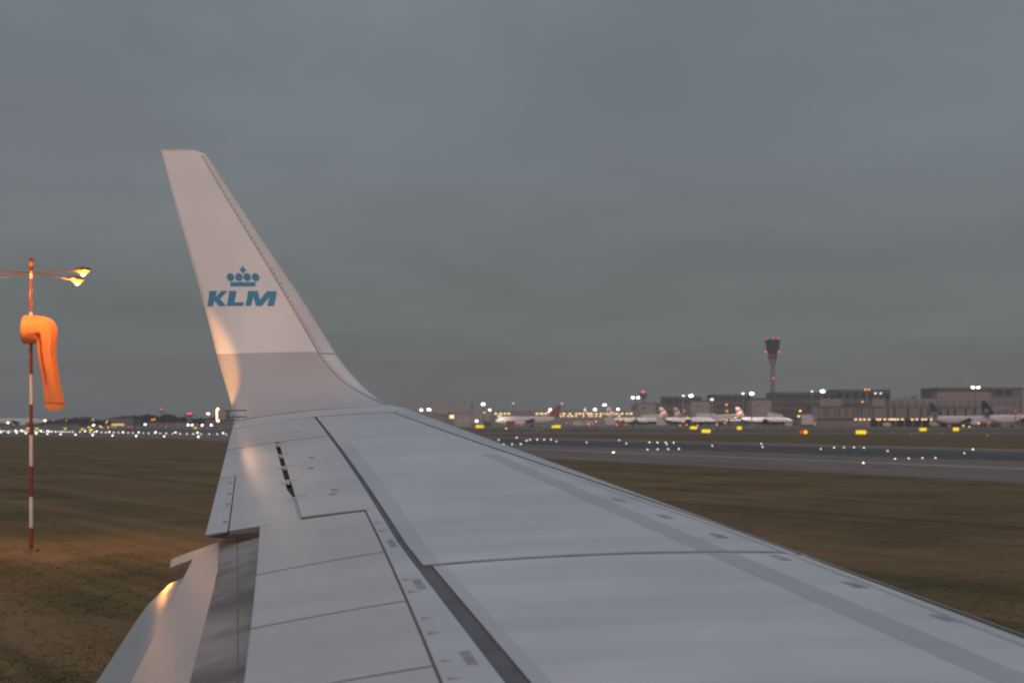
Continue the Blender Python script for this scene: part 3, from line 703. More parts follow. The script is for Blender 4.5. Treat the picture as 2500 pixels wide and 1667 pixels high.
gsign(*R5(792, 607), 25, 9, 'widest lit yellow taxiway sign in front of the grey pier')
gsign(*R5(1385, 580), 17, 7, 'lit yellow taxiway sign below the fin of the blue-finned jet')
gsign(*R5(1700, 578), 14, 8, 'lit yellow taxiway sign below the fuselage of the blue-finned jet'); 
gsign(*R2(265, 337), 7, 3.5, 'lit yellow sign at far left, just left of the windsock mast'); gsign(*R2(353, 337), 8, 3.5, 'lit yellow sign at far left, just right of the windsock mast')
gsign(*R2(787, 343), 7, 3.5, 'lit yellow sign far left below the windsock tail, left of two'); gsign(*R2(870, 348), 9, 4.5, 'lit yellow sign far left below the windsock tail, right of two')
gsign(*R2(625, 337), 6, 3.5, 'small lit yellow sign straight below the windsock tail'); gsign(*R2(1870, 330), 7, 3.5, 'small lit yellow sign left of the wing tip')

# ------------------------------------------------------------------ far airfield: masts and coloured lamps
M_POLE = pmat('mast_steel', (0.25, 0.22, 0.21), 0.6)
def flood(px, py, Y, heads, em, label, name='floodlight_mast', cat='floodlight', rpx=3.4, group=None, spread=13):
    X = gx(px, Y); z = gz(py, Y); k = Y / F_PX
    t = thing(name, label, cat, (X, Y, 0), 0, group)
    n = MB(); n.tube([(0, 0, 0), (0, 0, z + .3)], [.38, .22], 8); n.build('pole', M_POLE, t)
    xs = [0] if heads == 1 else [(i - (heads - 1) / 2) * spread * k for i in range(heads)]
    if heads > 1:
        n = MB(); n.box((0, 0, z + .1), (xs[-1] - xs[0], .2, .2)); n.build('crossbar', M_POLE, t)
    for x in xs:
        r = rpx * k
        n = MB(); n.box((x, .25, z), (r * 2.1, .35, r * 1.25)); n.build('lamp_case', M_FIX, t)
        n = MB(); n.lathe([(0.001, 0), (.75, .05), (1, .3), (1, .5)], 10); n.v = [(x + a * r, -.05 - .2 * (1 - c), z + b * r * .55) for a, b, c in n.v]; n.build('lamp', em, t)
    return t
fl = [(R4(648, 729), 2, E_FLOOD, 3.6, 'bright white double floodlight above the leftmost pink-grey tower block'), (R4(1147, 710), 1, E_FLOOD2, 3.0, 'smaller floodlight left of the bright one above the middle block'),
      (R4(1228, 710), 1, E_FLOOD, 5.0, 'bright white floodlight above the middle pink-grey tower block'), (R4(1770, 687), 1, E_FLOOD2, 3.4, 'smaller floodlight left of the bright one near the control tower'),
      (R4(1862, 687), 1, E_FLOOD, 5.2, 'bright white floodlight just left of the control tower'), (R4(325, 805), 1, E_FLOOD, 4.0, 'white floodlight on a short mast above the leftmost striped fin'),
      (R4(225, 853), 1, E_FLOOD, 3.4, 'low white floodlight left of the leftmost striped jet'), (R4(465, 850), 1, E_FLOOD, 3.4, 'low white floodlight over the tail end of the leftmost striped jet'),
      (R4(1445, 748), 1, E_FLOOD2, 4.0, 'cream floodlight between the middle and right tower blocks'), (R5(325, 217), 1, E_FLOOD2, 2.6, 'small cream lamp above the glass terminal, left of the bright floodlight'),
      (R5(424, 215), 1, E_FLOOD, 5.4, 'brightest white floodlight above the left end of the grey pier'), (R5(955, 235), 2, E_FLOOD2, 2.4, 'small double cream lamp above the middle of the grey pier'),
      (R5(1888, 178), 2, E_FLOOD, 4.0, 'bright white floodlight over the right end of the grey pier'),
      (R3(1080, 218), 1, E_FLOOD, 4.4, 'bright white floodlight on a mast left of the red-finned jet'), (R3(370, 285), 1, E_FLOOD, 3.4, 'white floodlight just right of the wing tip, left of two'),
      (R3(457, 280), 1, E_FLOOD, 4.4, 'white floodlight just right of the wing tip, right of two'), (R3(1155, 285), 1, E_FLOOD, 3.2, 'lower white floodlight left of the red-finned jet'),
      (R3(1425, 210), 1, E_FLOOD2, 1.6, 'thin unlit-looking mast above the red-finned jet fuselage'), (R3(1985, 212), 1, E_FLOOD2, 1.6, 'thin mast with a faint lamp right of the red fin'),
      (R3(1850, 280), 1, E_FLOOD, 3.0, 'white floodlight touching the left side of the red fin'), (R3(1832, 308), 1, E_FLOOD2, 2.8, 'cream lamp below the floodlight left of the red fin'),
      (R3(1005, 412), 1, E_FLOOD, 3.4, 'low bright white lamp beside the light block left of the red-finned jet'),
      (R3(2247, 275), 1, E_AMB, 2.4, 'amber lamp on a mast above the long lit pier'), (R3(2250, 297), 1, E_FLOOD2, 2.6, 'white lamp just under the amber lamp above the long lit pier'),
      (R3(1090, 314), 1, E_AMB, 2.4, 'amber lamp below the bright floodlight left of the red-finned jet'),
      (R2(1993, 195), 1, E_FLOOD, 3.2, 'white floodlight far left, close to the wing tip light')]
for i, (p, h_, em, r_, lb) in enumerate(fl):
    t = flood(p[0], p[1], (972 if i in (0, 2, 5, 13) else 1010 + (i % 5) * 9) if i not in (3, 4, 9, 10) else (985 if i in (4, 10) else 1105 + i * 3), h_, em, lb, rpx=r_)
    if i in (0, 2, 4, 5, 10, 12, 13):
        zl = gz(p[1], t.location.y); lamp('floodlight_beam', 'SPOT', t.location + Vector((0, 1.6, zl - .6)), 14000, (1.0, .93, .80), .8, t.location + Vector((0, 34, 2.0)), R(125), .6, t)
for p, lb in [(R5(850, 200), 'tall orange double lamp on a mast above the grey pier'), (R5(805, 315), 'single orange lamp on the roof of the grey pier'), (R4(1598, 802), 'faint orange lamp left of the right tower block'),
              (R4(1603, 870), 'orange lamp above the striped jet bridge'), (R4(1152, 866), 'orange lamp beside the fin of the second striped jet')]:
    flood(p[0], p[1], 1045, 2 if 'double' in lb else 1, E_ORG, lb, 'orange_lamp', 'lamp', 2.6, spread=9)
# coloured lamps over the far left apron
def dots(pts, Y, em, label, group, name, r=2.0):
    for p in pts: flood(p[0], p[1], Y + rnd.uniform(-20, 20), 1, em, label, name, 'lamp', r, group)
dots([R2(*p) for p in [(400, 258), (513, 265), (634, 258), (863, 263), (890, 252), (1027, 262), (1018, 281), (218, 303), (130, 303), (848, 320), (1455, 252), (1478, 247), (2082, 237), (770, 258)]], 1250, E_ORG, 'small orange street lamp far off left of the wing', 'orange lamps far left', 'orange_lamp', 2.2)
dots([R2(*p) for p in [(437, 340), (490, 350), (520, 348), (552, 347), (612, 349), (640, 350), (670, 348), (698, 348), (1173, 320), (1228, 320), (1247, 321), (1266, 320), (1590, 319), (1930, 333), (1885, 295)]], 720, E_RED, 'small red light on the far apron left of the wing', 'red lights far left', 'red_lamp', 1.9)
dots([R2(*p) for p in [(432, 261), (77, 281), (1390, 297), (895, 305), (1800, 301), (1840, 304), (1935, 304), (2023, 303)]], 800, E_FLOOD, 'white lamp among the far lights left of the wing', 'white lamps far left', 'white_lamp', 2.4)
dots([R2(*p) for p in [(1708, 334), (1845, 331), (1912, 331), (1985, 330), (2113, 329)]], 700, E_BLUE, 'small blue taxiway light left of the wing tip', 'blue lights far left', 'blue_lamp', 1.9)
dots([R2(*p) for p in [(598, 336), (1323, 320), (440, 371)]], 700, E_GREEN, 'small green light on the far apron left of the wing', 'green lights far left', 'green_lamp', 1.9)
dots([R2(*p) for p in [(960, 313), (975, 326), (1035, 325), (852, 323)]], 740, E_AMB, 'amber lamp below the yellow-windowed block at far left', 'amber lamps far left', 'amber_lamp', 2.2)
dots([R4(*p) for p in [(178, 980), (160, 1010), (235, 980), (455, 1010), (490, 965), (545, 970), (540, 1015), (1145, 980), (1115, 1018), (1295, 1018), (1495, 1008), (1580, 992), (1180, 1010)]], 930, E_ORG, 'red-orange vehicle light in front of the striped jets', 'vehicle lights before the striped jets', 'apron_lamp', 2.2)
dots([R4(*p) for p in [(1600, 965), (1645, 963), (1675, 963), (1707, 963), (1737, 963), (1690, 940), (332, 947)]], 960, E_FLOOD2, 'small cream lamp under the striped jet bridge', 'lamps under the jet bridge', 'apron_lamp', 1.8)
dots([R5(*p) for p in [(210, 403), (195, 453), (228, 453), (300, 492), (257, 495)]], 960, E_AMB, 'warm work lamp at the left end of the grey pier', 'work lamps left of the grey pier', 'work_lamp', 3.0)
dots([R5(*p) for p in [(1770, 545), (1830, 556), (1918, 522)]], 830, E_AMB, 'warm low lamp below the two right-hand jets', 'lamps below the right-hand jets', 'apron_lamp', 2.4)
dots([R5(*p) for p in [(1640, 541), (2010, 520), (2025, 515), (2270, 405), (2310, 430)]], 820, E_RED, 'dim red lamp around the two right-hand jets', 'red lamps by the right-hand jets', 'apron_lamp', 2.2)
dots([R3(*p) for p in [(1460, 440), (2043, 436), (2310, 420), (2305, 452), (1515, 458)]], 930, E_RED, 'red vehicle light in front of the red-finned jet', 'red lights by the red-finned jet', 'apron_lamp', 2.4)

# ------------------------------------------------------------------ airliners
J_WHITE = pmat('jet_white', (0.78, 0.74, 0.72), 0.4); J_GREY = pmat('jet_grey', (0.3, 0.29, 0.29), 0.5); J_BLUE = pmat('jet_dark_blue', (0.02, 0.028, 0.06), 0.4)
J_RED = pmat('fin_red', (0.46, 0.02, 0.02), 0.45); J_MAR = pmat('fin_crimson', (0.20, 0.012, 0.03), 0.45); J_NAVY = pmat('fin_navy', (0.03, 0.045, 0.085), 0.45); J_BLK = pmat('fin_black', (0.022, 0.026, 0.026), 0.45); J_GLS = pmat('cockpit_glass', (0.02, 0.02, 0.025), 0.15)
J_TYRE = pmat('tyre_black', (0.02, 0.02, 0.02), 0.8)
def airliner(label, loc, rz, sc, fin_mat, belly, marks, group=None, fus=None, stabm=None):
    t = thing('parked_airliner', label, 'airliner', loc, rz, group); t.scale = (sc, sc, sc)
    zc = 3.7; prof = [(18.8, .05, -.55), (18.4, .55, -.5), (17.6, 1.05, -.35), (16.3, 1.55, -.15), (14.5, 1.9, -.03), (12, 2.0, 0), (-6, 2.0, 0), (-10, 1.85, .15), (-14, 1.25, .7), (-17.2, .55, 1.2), (-18.6, .22, 1.4)]
    def fusel(a0, a1, n, k, name, mat):
        V = []; F = []
        for x, r, dz in prof:
            for i in range(n + 1):
                a = a0 + (a1 - a0) * i / n; V.append((x, k * r * math.cos(a), zc + dz + k * r * math.sin(a)))
        m = n + 1
        for i in range(len(prof) - 1):
            for j in range(n): F.append((i * m + j, i * m + j + 1, (i + 1) * m + j + 1, (i + 1) * m + j))
        return MB().add(V, F, True).build(name, mat, t)
    fusel(0, 2 * math.pi, 18, 1.0, 'fuselage', fus or J_WHITE)
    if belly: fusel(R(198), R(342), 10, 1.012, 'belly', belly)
    for sg in (-1, 1):
        q = MB(); q.add([(3.6, sg * 1.7, 2.9), (-2.9, sg * 1.7, 2.7), (-6.2, sg * 17, 4.5), (-4.8, sg * 17, 4.55), (3.6, sg * 1.7, 2.5), (-2.9, sg * 1.7, 2.6), (-6.2, sg * 17, 4.42), (-4.8, sg * 17, 4.4)], [(0, 1, 2, 3), (4, 5, 6, 7), (0, 3, 7, 4), (1, 2, 6, 5), (2, 3, 7, 6), (0, 1, 5, 4)]); q.build('wing', J_GREY, t)
        q = MB(); q.prism([(-5.0, 4.45), (-6.2, 4.45), (-6.9, 6.3), (-6.4, 6.3)], sg * 16.95, sg * 17.05); q.build('wing_tip_fence', J_WHITE, t)
        q = MB(); V = []; F = []
        ep = [(5.4, .88), (5.1, 1.08), (3.6, 1.12), (1.8, .95), (.6, .5)]
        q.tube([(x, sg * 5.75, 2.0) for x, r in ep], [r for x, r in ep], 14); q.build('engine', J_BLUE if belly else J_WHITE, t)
        q = MB(); q.box((2.2, sg * 5.75, 2.95), (3.0, .25, .7)); q.build('pylon', J_GREY, t)
        q = MB(); q.add([(-14.2, sg * .8, 5.0), (-17.4, sg * .6, 5.0), (-18.6, sg * 6.2, 5.55), (-17.2, sg * 6.2, 5.55), (-14.2, sg * .8, 4.75), (-17.4, sg * .6, 4.85), (-18.6, sg * 6.2, 5.45), (-17.2, sg * 6.2, 5.45)], [(0, 1, 2, 3), (4, 5, 6, 7), (0, 3, 7, 4), (1, 2, 6, 5), (2, 3, 7, 6), (0, 1, 5, 4)]); q.build('tailplane', stabm or J_GREY, t)
        q = MB(); q.tube([(-1.8, sg * 3.6, 2.6), (-1.8, sg * 3.6, .55)], .14, 6); q.build('gear_leg', J_GREY, t)
        q = MB(); q.tube([(-1.8, sg * 3.25, .55), (-1.8, sg * 3.95, .55)], .55, 12); q.build('wheel', J_TYRE, t)
        q = MB(); q.add([(17.55, sg * .55, 4.15), (17.0, sg * 1.05, 4.2), (16.6, sg * 1.12, 4.75), (17.1, sg * .5, 4.72)], [(0, 1, 2, 3)]); q.v = [(x + .12, y * 1.06, z + .05) for x, y, z in q.v]; q.build('cockpit_window', J_GLS, t)
    q = MB(); q.tube([(12.6, 0, 2.2), (12.6, 0, .4)], .12, 6); q.build('nose_gear', J_GREY, t)
    q = MB(); q.tube([(12.6, -.3, .38), (12.6, .3, .38)], .38, 10); q.build('wheel', J_TYRE, t)
    F0 = [(-11.6, 5.45), (-16.0, 11.75), (-18.3, 11.75), (-17.6, 5.2)]
    q = MB(); q.prism(F0, -.16, .16); q.build('fin', fin_mat, t)
    def fp(u, v):
        a = Vector(F0[0]).lerp(Vector(F0[1]), v); b = Vector(F0[3]).lerp(Vector(F0[2]), v); return a.lerp(b, u)
    for poly, m in marks:
        for sg in (-1, 1):
            V = [(p.x, sg * .175, p.y) for p in (fp(u, v) for u, v in poly)]
            MB().add(V, [tuple(range(len(V)))]).build('fin_stripe', m, t)
    wb = MB()
    for sg in (-1, 1):
        for i in range(34):
            x = 13.2 - i * .72; wb.add([(x - .13, sg * 1.985, zc + .42), (x + .13, sg * 1.985, zc + .42), (x + .13, sg * 1.93, zc + .8), (x - .13, sg * 1.93, zc + .8)], [(0, 1, 2, 3)])
    o = wb.build('cabin_windows', J_GLS, t); o['kind'] = 'stuff'
    return t
STR = [([(0.05, .72), (1, .40), (1, .60), (.1, .86)], J_RED), ([(0, .34), (1, .10), (1, .24), (.0, .46)], J_RED), ([(0, .0), (1, .0), (1, .06), (0, .26)], J_NAVY), ([(.45, .78), (1, .68), (1, .78), (.5, .86)], J_RED)]
def jet_at(px_nose, px_tail, Y, sc): return (gx((px_nose + px_tail) / 2, Y), Y, 0.05)
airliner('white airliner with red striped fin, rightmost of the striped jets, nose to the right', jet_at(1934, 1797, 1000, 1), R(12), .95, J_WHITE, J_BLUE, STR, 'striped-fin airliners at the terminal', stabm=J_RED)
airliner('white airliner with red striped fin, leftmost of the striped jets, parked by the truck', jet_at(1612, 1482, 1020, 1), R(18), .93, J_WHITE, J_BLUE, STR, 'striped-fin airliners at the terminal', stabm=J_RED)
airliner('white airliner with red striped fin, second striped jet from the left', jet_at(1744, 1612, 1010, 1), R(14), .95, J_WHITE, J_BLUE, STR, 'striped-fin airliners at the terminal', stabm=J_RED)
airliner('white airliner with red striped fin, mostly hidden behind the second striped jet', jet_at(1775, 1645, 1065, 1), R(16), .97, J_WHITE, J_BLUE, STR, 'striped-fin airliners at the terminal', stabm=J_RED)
airliner('pale airliner with dark crimson fin, nose to the left', jet_at(1218, 1362, 985, 1), R(180 - 8), 1.02, J_MAR, None, [([(.2, .5), (.8, .3), (.85, .38), (.25, .62)], pmat('fin_pale_red', (.4, .1, .12), .5))])
fj = airliner('pale airliner with navy fin lettered in white, parked before the grey pier', jet_at(2425, 2277, 900, 1), R(14), 1.05, J_NAVY, None, [])
sj = airliner('white airliner with black star-marked fin at the right edge', jet_at(2570, 2410, 850, 1), R(10), 1.12, J_BLK, None, [])
airliner('dark-finned small airliner far left beyond the windsock mast', (gx(38, 930), 930, .05), R(28), .80, J_BLK, None, [])
M_LET = pmat('fin_lettering_white', (.6, .6, .62), .5)
fc = bpy.data.curves.new('lettering', 'FONT'); fc.body = 'SAS'; fc.size = 2.3; fc.extrude = .01; fc.align_x = 'CENTER'; fc.materials.append(M_LET)
ft = bpy.data.objects.new('tmp', fc); COL.objects.link(ft); bpy.context.view_layer.update()
lm = bpy.data.meshes.new_from_object(ft.evaluated_get(bpy.context.evaluated_depsgraph_get())); bpy.data.objects.remove(ft)
if not lm.materials: lm.materials.append(M_LET)
fo = bpy.data.objects.new('lettering', lm); COL.objects.link(fo); fo.parent = fj; fo.location = (-15.6, -.2, 6.0); fo.rotation_euler = (R(90), 0, 0)
for k in range(5):
    a = R(90 + 72 * k); c = Vector((-15.9, 7.3)); d = Vector((math.cos(a), math.sin(a))); n_ = Vector((-d.y, d.x))
    pts = [c + d * 1.25, c + d * .45 + n_ * .42, c + d * .62 + n_ * .02, c + d * .45 - n_ * .42]
    q = MB().add([(p.x, -.2, p.y) for p in pts], [(0, 1, 2, 3)]); q.build('fin_mark', M_LET, sj)
# small dark tail showing just above the leading edge near the tip: a turned-up wing tip fence on a far jet
airliner('small airliner far behind the wing tip under two white floodlights', (gx(1060, 1150), 1150, .05), R(150), .75, J_BLK, None, [])

# ------------------------------------------------------------------ terminal buildings
def bmat(n, c, r=.75): return pmat(n, c, r, var=.10, vscale=(.15, .15, .5), detail=5)
B_PINK = bmat('cladding_pinkgrey', (0.30, 0.265, 0.255)); B_GREY = bmat('cladding_grey', (0.23, 0.215, 0.212)); B_DARK = bmat('cladding_dark', (0.135, 0.132, 0.138)); B_BLACK = bmat('dark_recess', (0.035, 0.033, 0.034))
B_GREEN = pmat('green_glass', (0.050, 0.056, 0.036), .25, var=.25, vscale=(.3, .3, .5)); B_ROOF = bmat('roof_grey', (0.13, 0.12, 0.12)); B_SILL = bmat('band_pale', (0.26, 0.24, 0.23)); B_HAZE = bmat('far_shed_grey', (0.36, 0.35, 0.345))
def building(name, label, cat, px0, px1, ytop, Y, depth, mat, roofm=None, ybase=None, floors=0, bays=0, glass=None):
    x0, x1 = gx(px0, Y), gx(px1, Y); h = gz(ytop, Y); t = thing(name, label, cat, ((x0 + x1) / 2, Y, 0)); W = x1 - x0
    q = MB(); q.box((0, depth / 2, h / 2), (W, depth, h)); q.build('wall', mat, t)
    q = MB(); q.box((0, depth / 2, h + .25), (W + .8, depth + .8, .5)); q.build('roof', roofm or B_ROOF, t)
    if floors and bays:
        fh = h / floors; bw = W / bays
        q0 = MB(); q0.box((0, 0, 0), (bw * .72, .12, fh * .55)); p0 = q0.build('window', glass or B_GREEN, t); p0.location = (-W / 2 + bw * .5, -.04, fh * .55)
        for f in range(floors):
            for b in range(bays):
                if f == 0 and b == 0: continue
                o = p0.copy(); COL.objects.link(o); o.parent = t; o.location = (-W / 2 + bw * (b + .5), -.04, fh * (f + .55))
    return t, W, h
# long dark terminal with green glass behind the striped jets
building('terminal_building', 'dark terminal with green glass behind the leftmost tower blocks', 'terminal', 1596, 1700, R4(0, 795)[1], 1190, 60, B_DARK, floors=4, bays=12, glass=B_GREEN)
building('terminal_building', 'green glass terminal between the middle and right tower blocks', 'terminal', 1706, 1838, R4(0, 762)[1], 1195, 60, B_GREEN, floors=4, bays=14, glass=B_DARK)
building('terminal_building', 'green glass terminal right of the control tower shaft', 'terminal', 1842, 1996, R4(0, 740)[1], 1196, 60, B_GREEN, floors=4, bays=16, glass=B_DARK)
building('plant_room', 'dark grey rooftop block left of centre behind the middle floodlight', 'building', 1624, 1714, R4(0, 725)[1], 1290, 40, B_DARK, floors=3, bays=5, glass=B_BLACK)
building('plant_room', 'wide dark rooftop block just left of the control tower', 'building', 1741, 1834, R4(0, 703)[1], 1292, 40, B_DARK, floors=3, bays=6, glass=B_BLACK)
building('plant_room', 'dark rooftop block right of the control tower shaft', 'building', 1890, 2042, R4(0, 680)[1], 1294, 40, B_DARK, floors=3, bays=8, glass=B_BLACK)
building('plant_room', 'taller dark rooftop block above the left half of the grey pier', 'building', 2041, 2174, R5(0, 205)[1], 1290, 40, B_DARK, floors=3, bays=7, glass=B_BLACK)
for (u0, u1, v0, lb) in [(665, 862, 790, 'pink-grey blank tower block, leftmost of three behind the striped jets'), (1215, 1425, 770, 'pink-grey blank tower block, middle of three behind the striped jets'), (1850, 2066, 755, 'pink-grey blank tower block below the control tower, rightmost of three')]:
    t, W, h = building('stair_tower', lb, 'building', R4(u0, 0)[0], R4(u1, 0)[0], R4(0, v0)[1], 1120, 22, B_PINK)
    q = MB(); q.box((-W * .12, -.06, h * .80), (W * .28, .1, h * .06)); q.build('sign_panel', B_DARK, t)
    for k in (-1, 1):
        q = MB(); q.box((k * W * .47, -.1, h / 2), (W * .03, .16, h)); q.build('corner_trim', B_GREY, t)
    q = MB(); q.box((-W * .62, 4, h / 2 - .4), (W * .24, 10, h - .8)); q.build('side_wing', B_DARK, t)
# grey pier at the right with slit windows
Yp = 960; px0, px1 = 1984, 2424
t = thing('pier_building', 'long grey pier with dark slit windows and a row of warm lamps', 'terminal', (gx((px0 + px1) / 2, Yp), Yp, 0)); W = gx(px1, Yp) - gx(px0, Yp); X0 = -W / 2
zt_, zm = gz(994, Yp), gz(1022, Yp)
q = MB(); q.box((0, 12, (zt_ + zm) / 2), (W, 24, zt_ - zm)); q.build('upper_wall', B_GREY, t)
q = MB(); q.box((0, 14.5, zm / 2), (W - 4, 18, zm)); q.build('ground_floor', B_BLACK, t)
q = MB(); q.box((0, 12, zt_ + .3), (W + 1, 25.4, .6)); q.build('roof', B_ROOF, t)
q = MB(); q.box((0, -.15, zm + .1), (W + .3, .5, .7)); q.build('soffit_band', B_DARK, t)
q = MB(); q.box((X0 + 1.1, -.5, zt_ / 2), (2.6, 1.4, zt_)); q.build('end_pilaster', B_SILL, t)
q = MB(); q.box((gx(2060, Yp) - gx((px0 + px1) / 2, Yp), 2.0, zm / 2 - .3), (gx(2148, Yp) - gx(2018, Yp), 3, zm - .8)); q.build('low_wall', B_GREY, t)
cx_ = gx((px0 + px1) / 2, Yp)
for u, wd in [(440, 10), (470, 12), (545, 9), (580, 12), (650, 10), (725, 12), (760, 12), (795, 12), (875, 10), (910, 12), (1050, 20), (1112, 22), (1240, 22), (1368, 22), (1433, 22), (1555, 20), (1625, 22), (1690, 22), (1795, 22), (1880, 22)]:
    xx = gx(1900 + u * .2551, Yp) - cx_; wv = wd * .2551 * Yp / F_PX * .8; zh = (zt_ - zm) * .72; zcw = zm + (zt_ - zm) * .52
    q = MB(); q.box((xx, -.02, zcw), (wv, .10, zh)); wn_ = q.build('window', B_BLACK, t)
    q = MB(); q.box((xx, -.09, zcw + zh / 2 + .12), (wv + .3, .16, .2)); q.build('frame', B_SILL, wn_)
for u in (740, 783, 822, 868, 945, 973, 1018, 1065, 1090, 1115, 1145, 1188, 1280, 1325, 1380, 1410, 1462):
    xx = gx(1900 + u * .2551, Yp) - cx_; q = MB(); q.box((xx, -.45, zm - .35), (1.3, .25, .75)); q.build('lamp', E_WIN, t)
for k in range(15):
    xx = X0 + W * (.32 + k * .048); q = MB(); q.box((xx, 1.2, zm / 2), (.7, .7, zm)); q.build('column', B_GREY, t)
for a, b, y0 in [(420, 630, 285), (930, 1048, 288)]:
    xx = (gx(1900 + a * .2551, Yp) + gx(1900 + b * .2551, Yp)) / 2 - cx_; ww = (b - a) * .2551 * Yp / F_PX; zz = gz(900 + y0 * .2551, Yp)
    q = MB(); q.box((xx, 12, (zz + zt_ + .6) / 2), (ww, 10, zz - zt_ - .6)); q.build('roof_box', B_PINK, t)
t, W, h = building('terminal_building', 'wide dark terminal with pale roof line behind the grey pier', 'terminal', 2172, 2502, R5(0, 292)[1], 1085, 50, B_GREY, B_SILL, floors=3, bays=18, glass=B_DARK)
building('plant_room', 'stepped dark block on top of the terminal at the right edge', 'building', 2290, 2496, R5(0, 186)[1], 1180, 50, B_DARK, floors=4, bays=9, glass=B_BLACK)
building('plant_room', 'pink-grey low rooftop block over the right end of the pier', 'building', 2288, 2420, R5(0, 222)[1], 1165, 12, B_PINK, floors=2, bays=8, glass=B_GREY)
building('end_tower', 'pale vertical wall strip at the right edge of the view', 'building', R5(2338, 0)[0], 2520, R5(0, 195)[1], 1080, 20, B_PINK)
# long low pier with lit windows left of the striped jets
t, W, h = building('pier_building', 'long low pier with two rows of warm lit windows behind the red fin', 'terminal', 1196, 1562, 1004, 1080, 30, B_GREY, B_SILL)
for r_, (yy, us_) in enumerate([(1009.5, [1210, 1222, 1233, 1242, 1312, 1322, 1332, 1366, 1377, 1391, 1406, 1416, 1425, 1434, 1444, 1456, 1466, 1476, 1485, 1498, 1508, 1518, 1530, 1541]), (1015.5, [1218, 1221, 1367, 1374, 1388, 1397, 1406, 1424, 1438, 1445, 1455, 1465, 1500, 1512])]):
    for u in us_:
        q = MB(); q.box((gx(u + rnd.uniform(-1, 1), 1080) - t.location.x, -.2, gz(yy, 1080)), (rnd.uniform(1.1, 1.9), .2, .8 if r_ == 0 else .65)); q.build('lit_window', E_WIN, t)
building('far_shed', 'hazy grey curved-roof shed on the horizon right of the wing tip', 'building', 970, 1150, 985, 1750, 80, B_HAZE, B_HAZE)
building('far_shed', 'low pale shed on the skyline behind the red-finned jet', 'building', 1150, 1300, 1002, 1700, 60, B_HAZE, B_HAZE)
building('gate_room', 'pale blank gate block left of the red-finned jet', 'building', 1108, 1150, 1009, 1015, 14, B_PINK, floors=2, bays=3, glass=B_GREY)
t, W, h = building('gate_room', 'low gate block with one warm lit window near the leading edge', 'building', 1062, 1112, 1013, 1030, 12, B_GREY)
q = MB(); q.box((gx(1103, 1030) - t.location.x, -.1, gz(1017, 1030)), (2.6, .2, 2.0)); q.build('lit_window', E_WIN, t)
building('gate_room', 'low grey gate building behind the two white floodlights by the wing tip', 'building', 960, 1060, 1010, 1090, 20, B_HAZE, floors=2, bays=8, glass=B_GREY)
# left background
t, W, h = building('office_building', 'grey office block with a row of yellow lit windows at far left', 'building', R2(1058, 0)[0], R2(1275, 0)[0], R2(0, 243)[1], 900, 20, B_GREY, floors=1, bays=6, glass=B_DARK)
for k in range(9):
    q = MB(); q.box((-W / 2 + W * (.08 + k * .062), -.2, gz(R2(0, 299)[1], 900)), (W * .05, .2, .75)); q.build('lit_window', E_WIN2, t)
for k in range(3):
    q = MB(); q.box((-W / 2 + W * (.08 + k * .08), -.2, gz(R2(0, 326)[1], 900)), (W * .065, .2, .6)); q.build('lit_window', E_WIN2, t)
building('long_shed', 'long pale low shed left of the wing tip', 'building', R2(1405, 0)[0], R2(1790, 0)[0], R2(0, 284)[1], 980, 30, B_PINK, floors=1, bays=12, glass=B_GREY)
building('long_shed', 'dim low shed right of the windsock mast foot', 'building', R2(440, 0)[0], R2(760, 0)[0], R2(0, 300)[1], 1000, 30, B_GREY, floors=1, bays=10, glass=B_DARK)
building('long_shed', 'dim low shed just left of the tail light', 'building', R2(1960, 0)[0], R2(2260, 0)[0], R2(0, 262)[1], 1050, 30, B_GREY, floors=1, bays=8, glass=B_DARK)

# ------------------------------------------------------------------ towers
CY = 1780
cx_ = gx(1886.5, CY)
ct = thing('control_tower', 'tall control tower with dark glass cab and red lamps', 'control tower', (cx_, CY, 0))
def tz(v): return gz(R4(0, v)[1], CY)
kk = .23384 * CY / F_PX
q = MB(); q.lathe([(25 * kk, 0), (23 * kk, tz(720)), (21 * kk, tz(520)), (22 * kk, tz(385))], 20); q.build('shaft', bmat('tower_shaft_pale', (.22, .195, .19)), ct)
q = MB(); q.lathe([(22 * kk, tz(385)), (36 * kk, tz(372)), (38 * kk, tz(330))], 20); q.build('collar', B_GREY, ct)
q = MB(); q.lathe([(38 * kk, tz(330)), (46 * kk, tz(322)), (47 * kk, tz(275)), (44 * kk, tz(270))], 20); q.build('red_ring', pmat('tower_red', (.20, .03, .035), .5), ct)
q = MB(); q.lathe([(44 * kk, tz(270)), (58 * kk, tz(262)), (60 * kk, tz(240)), (70 * kk, tz(170)), (78 * kk, tz(140))], 24, smooth=False); q.build('cab_glass', pmat('tower_glass', (.018, .024, .028), .25), ct)
q = MB(); q.lathe([(78 * kk, tz(140)), (84 * kk, tz(138)), (83 * kk, tz(126)), (60 * kk, tz(118)), (0.001, tz(116))], 24, smooth=False); q.build('cab_roof', B_BLACK, ct)
for k in range(24):
    a = 2 * math.pi * k / 24; q = MB(); q.tube([(60.5 * kk * math.cos(a), 60.5 * kk * math.sin(a), tz(240)), (70.5 * kk * math.cos(a), 70.5 * kk * math.sin(a), tz(170)), (78.5 * kk * math.cos(a), 78.5 * kk * math.sin(a), tz(140))], .25, 5); q.build('mullion', B_BLACK, ct)
E_TR = emat('tower_red_lamp', (1.0, .08, .16), 2.2)
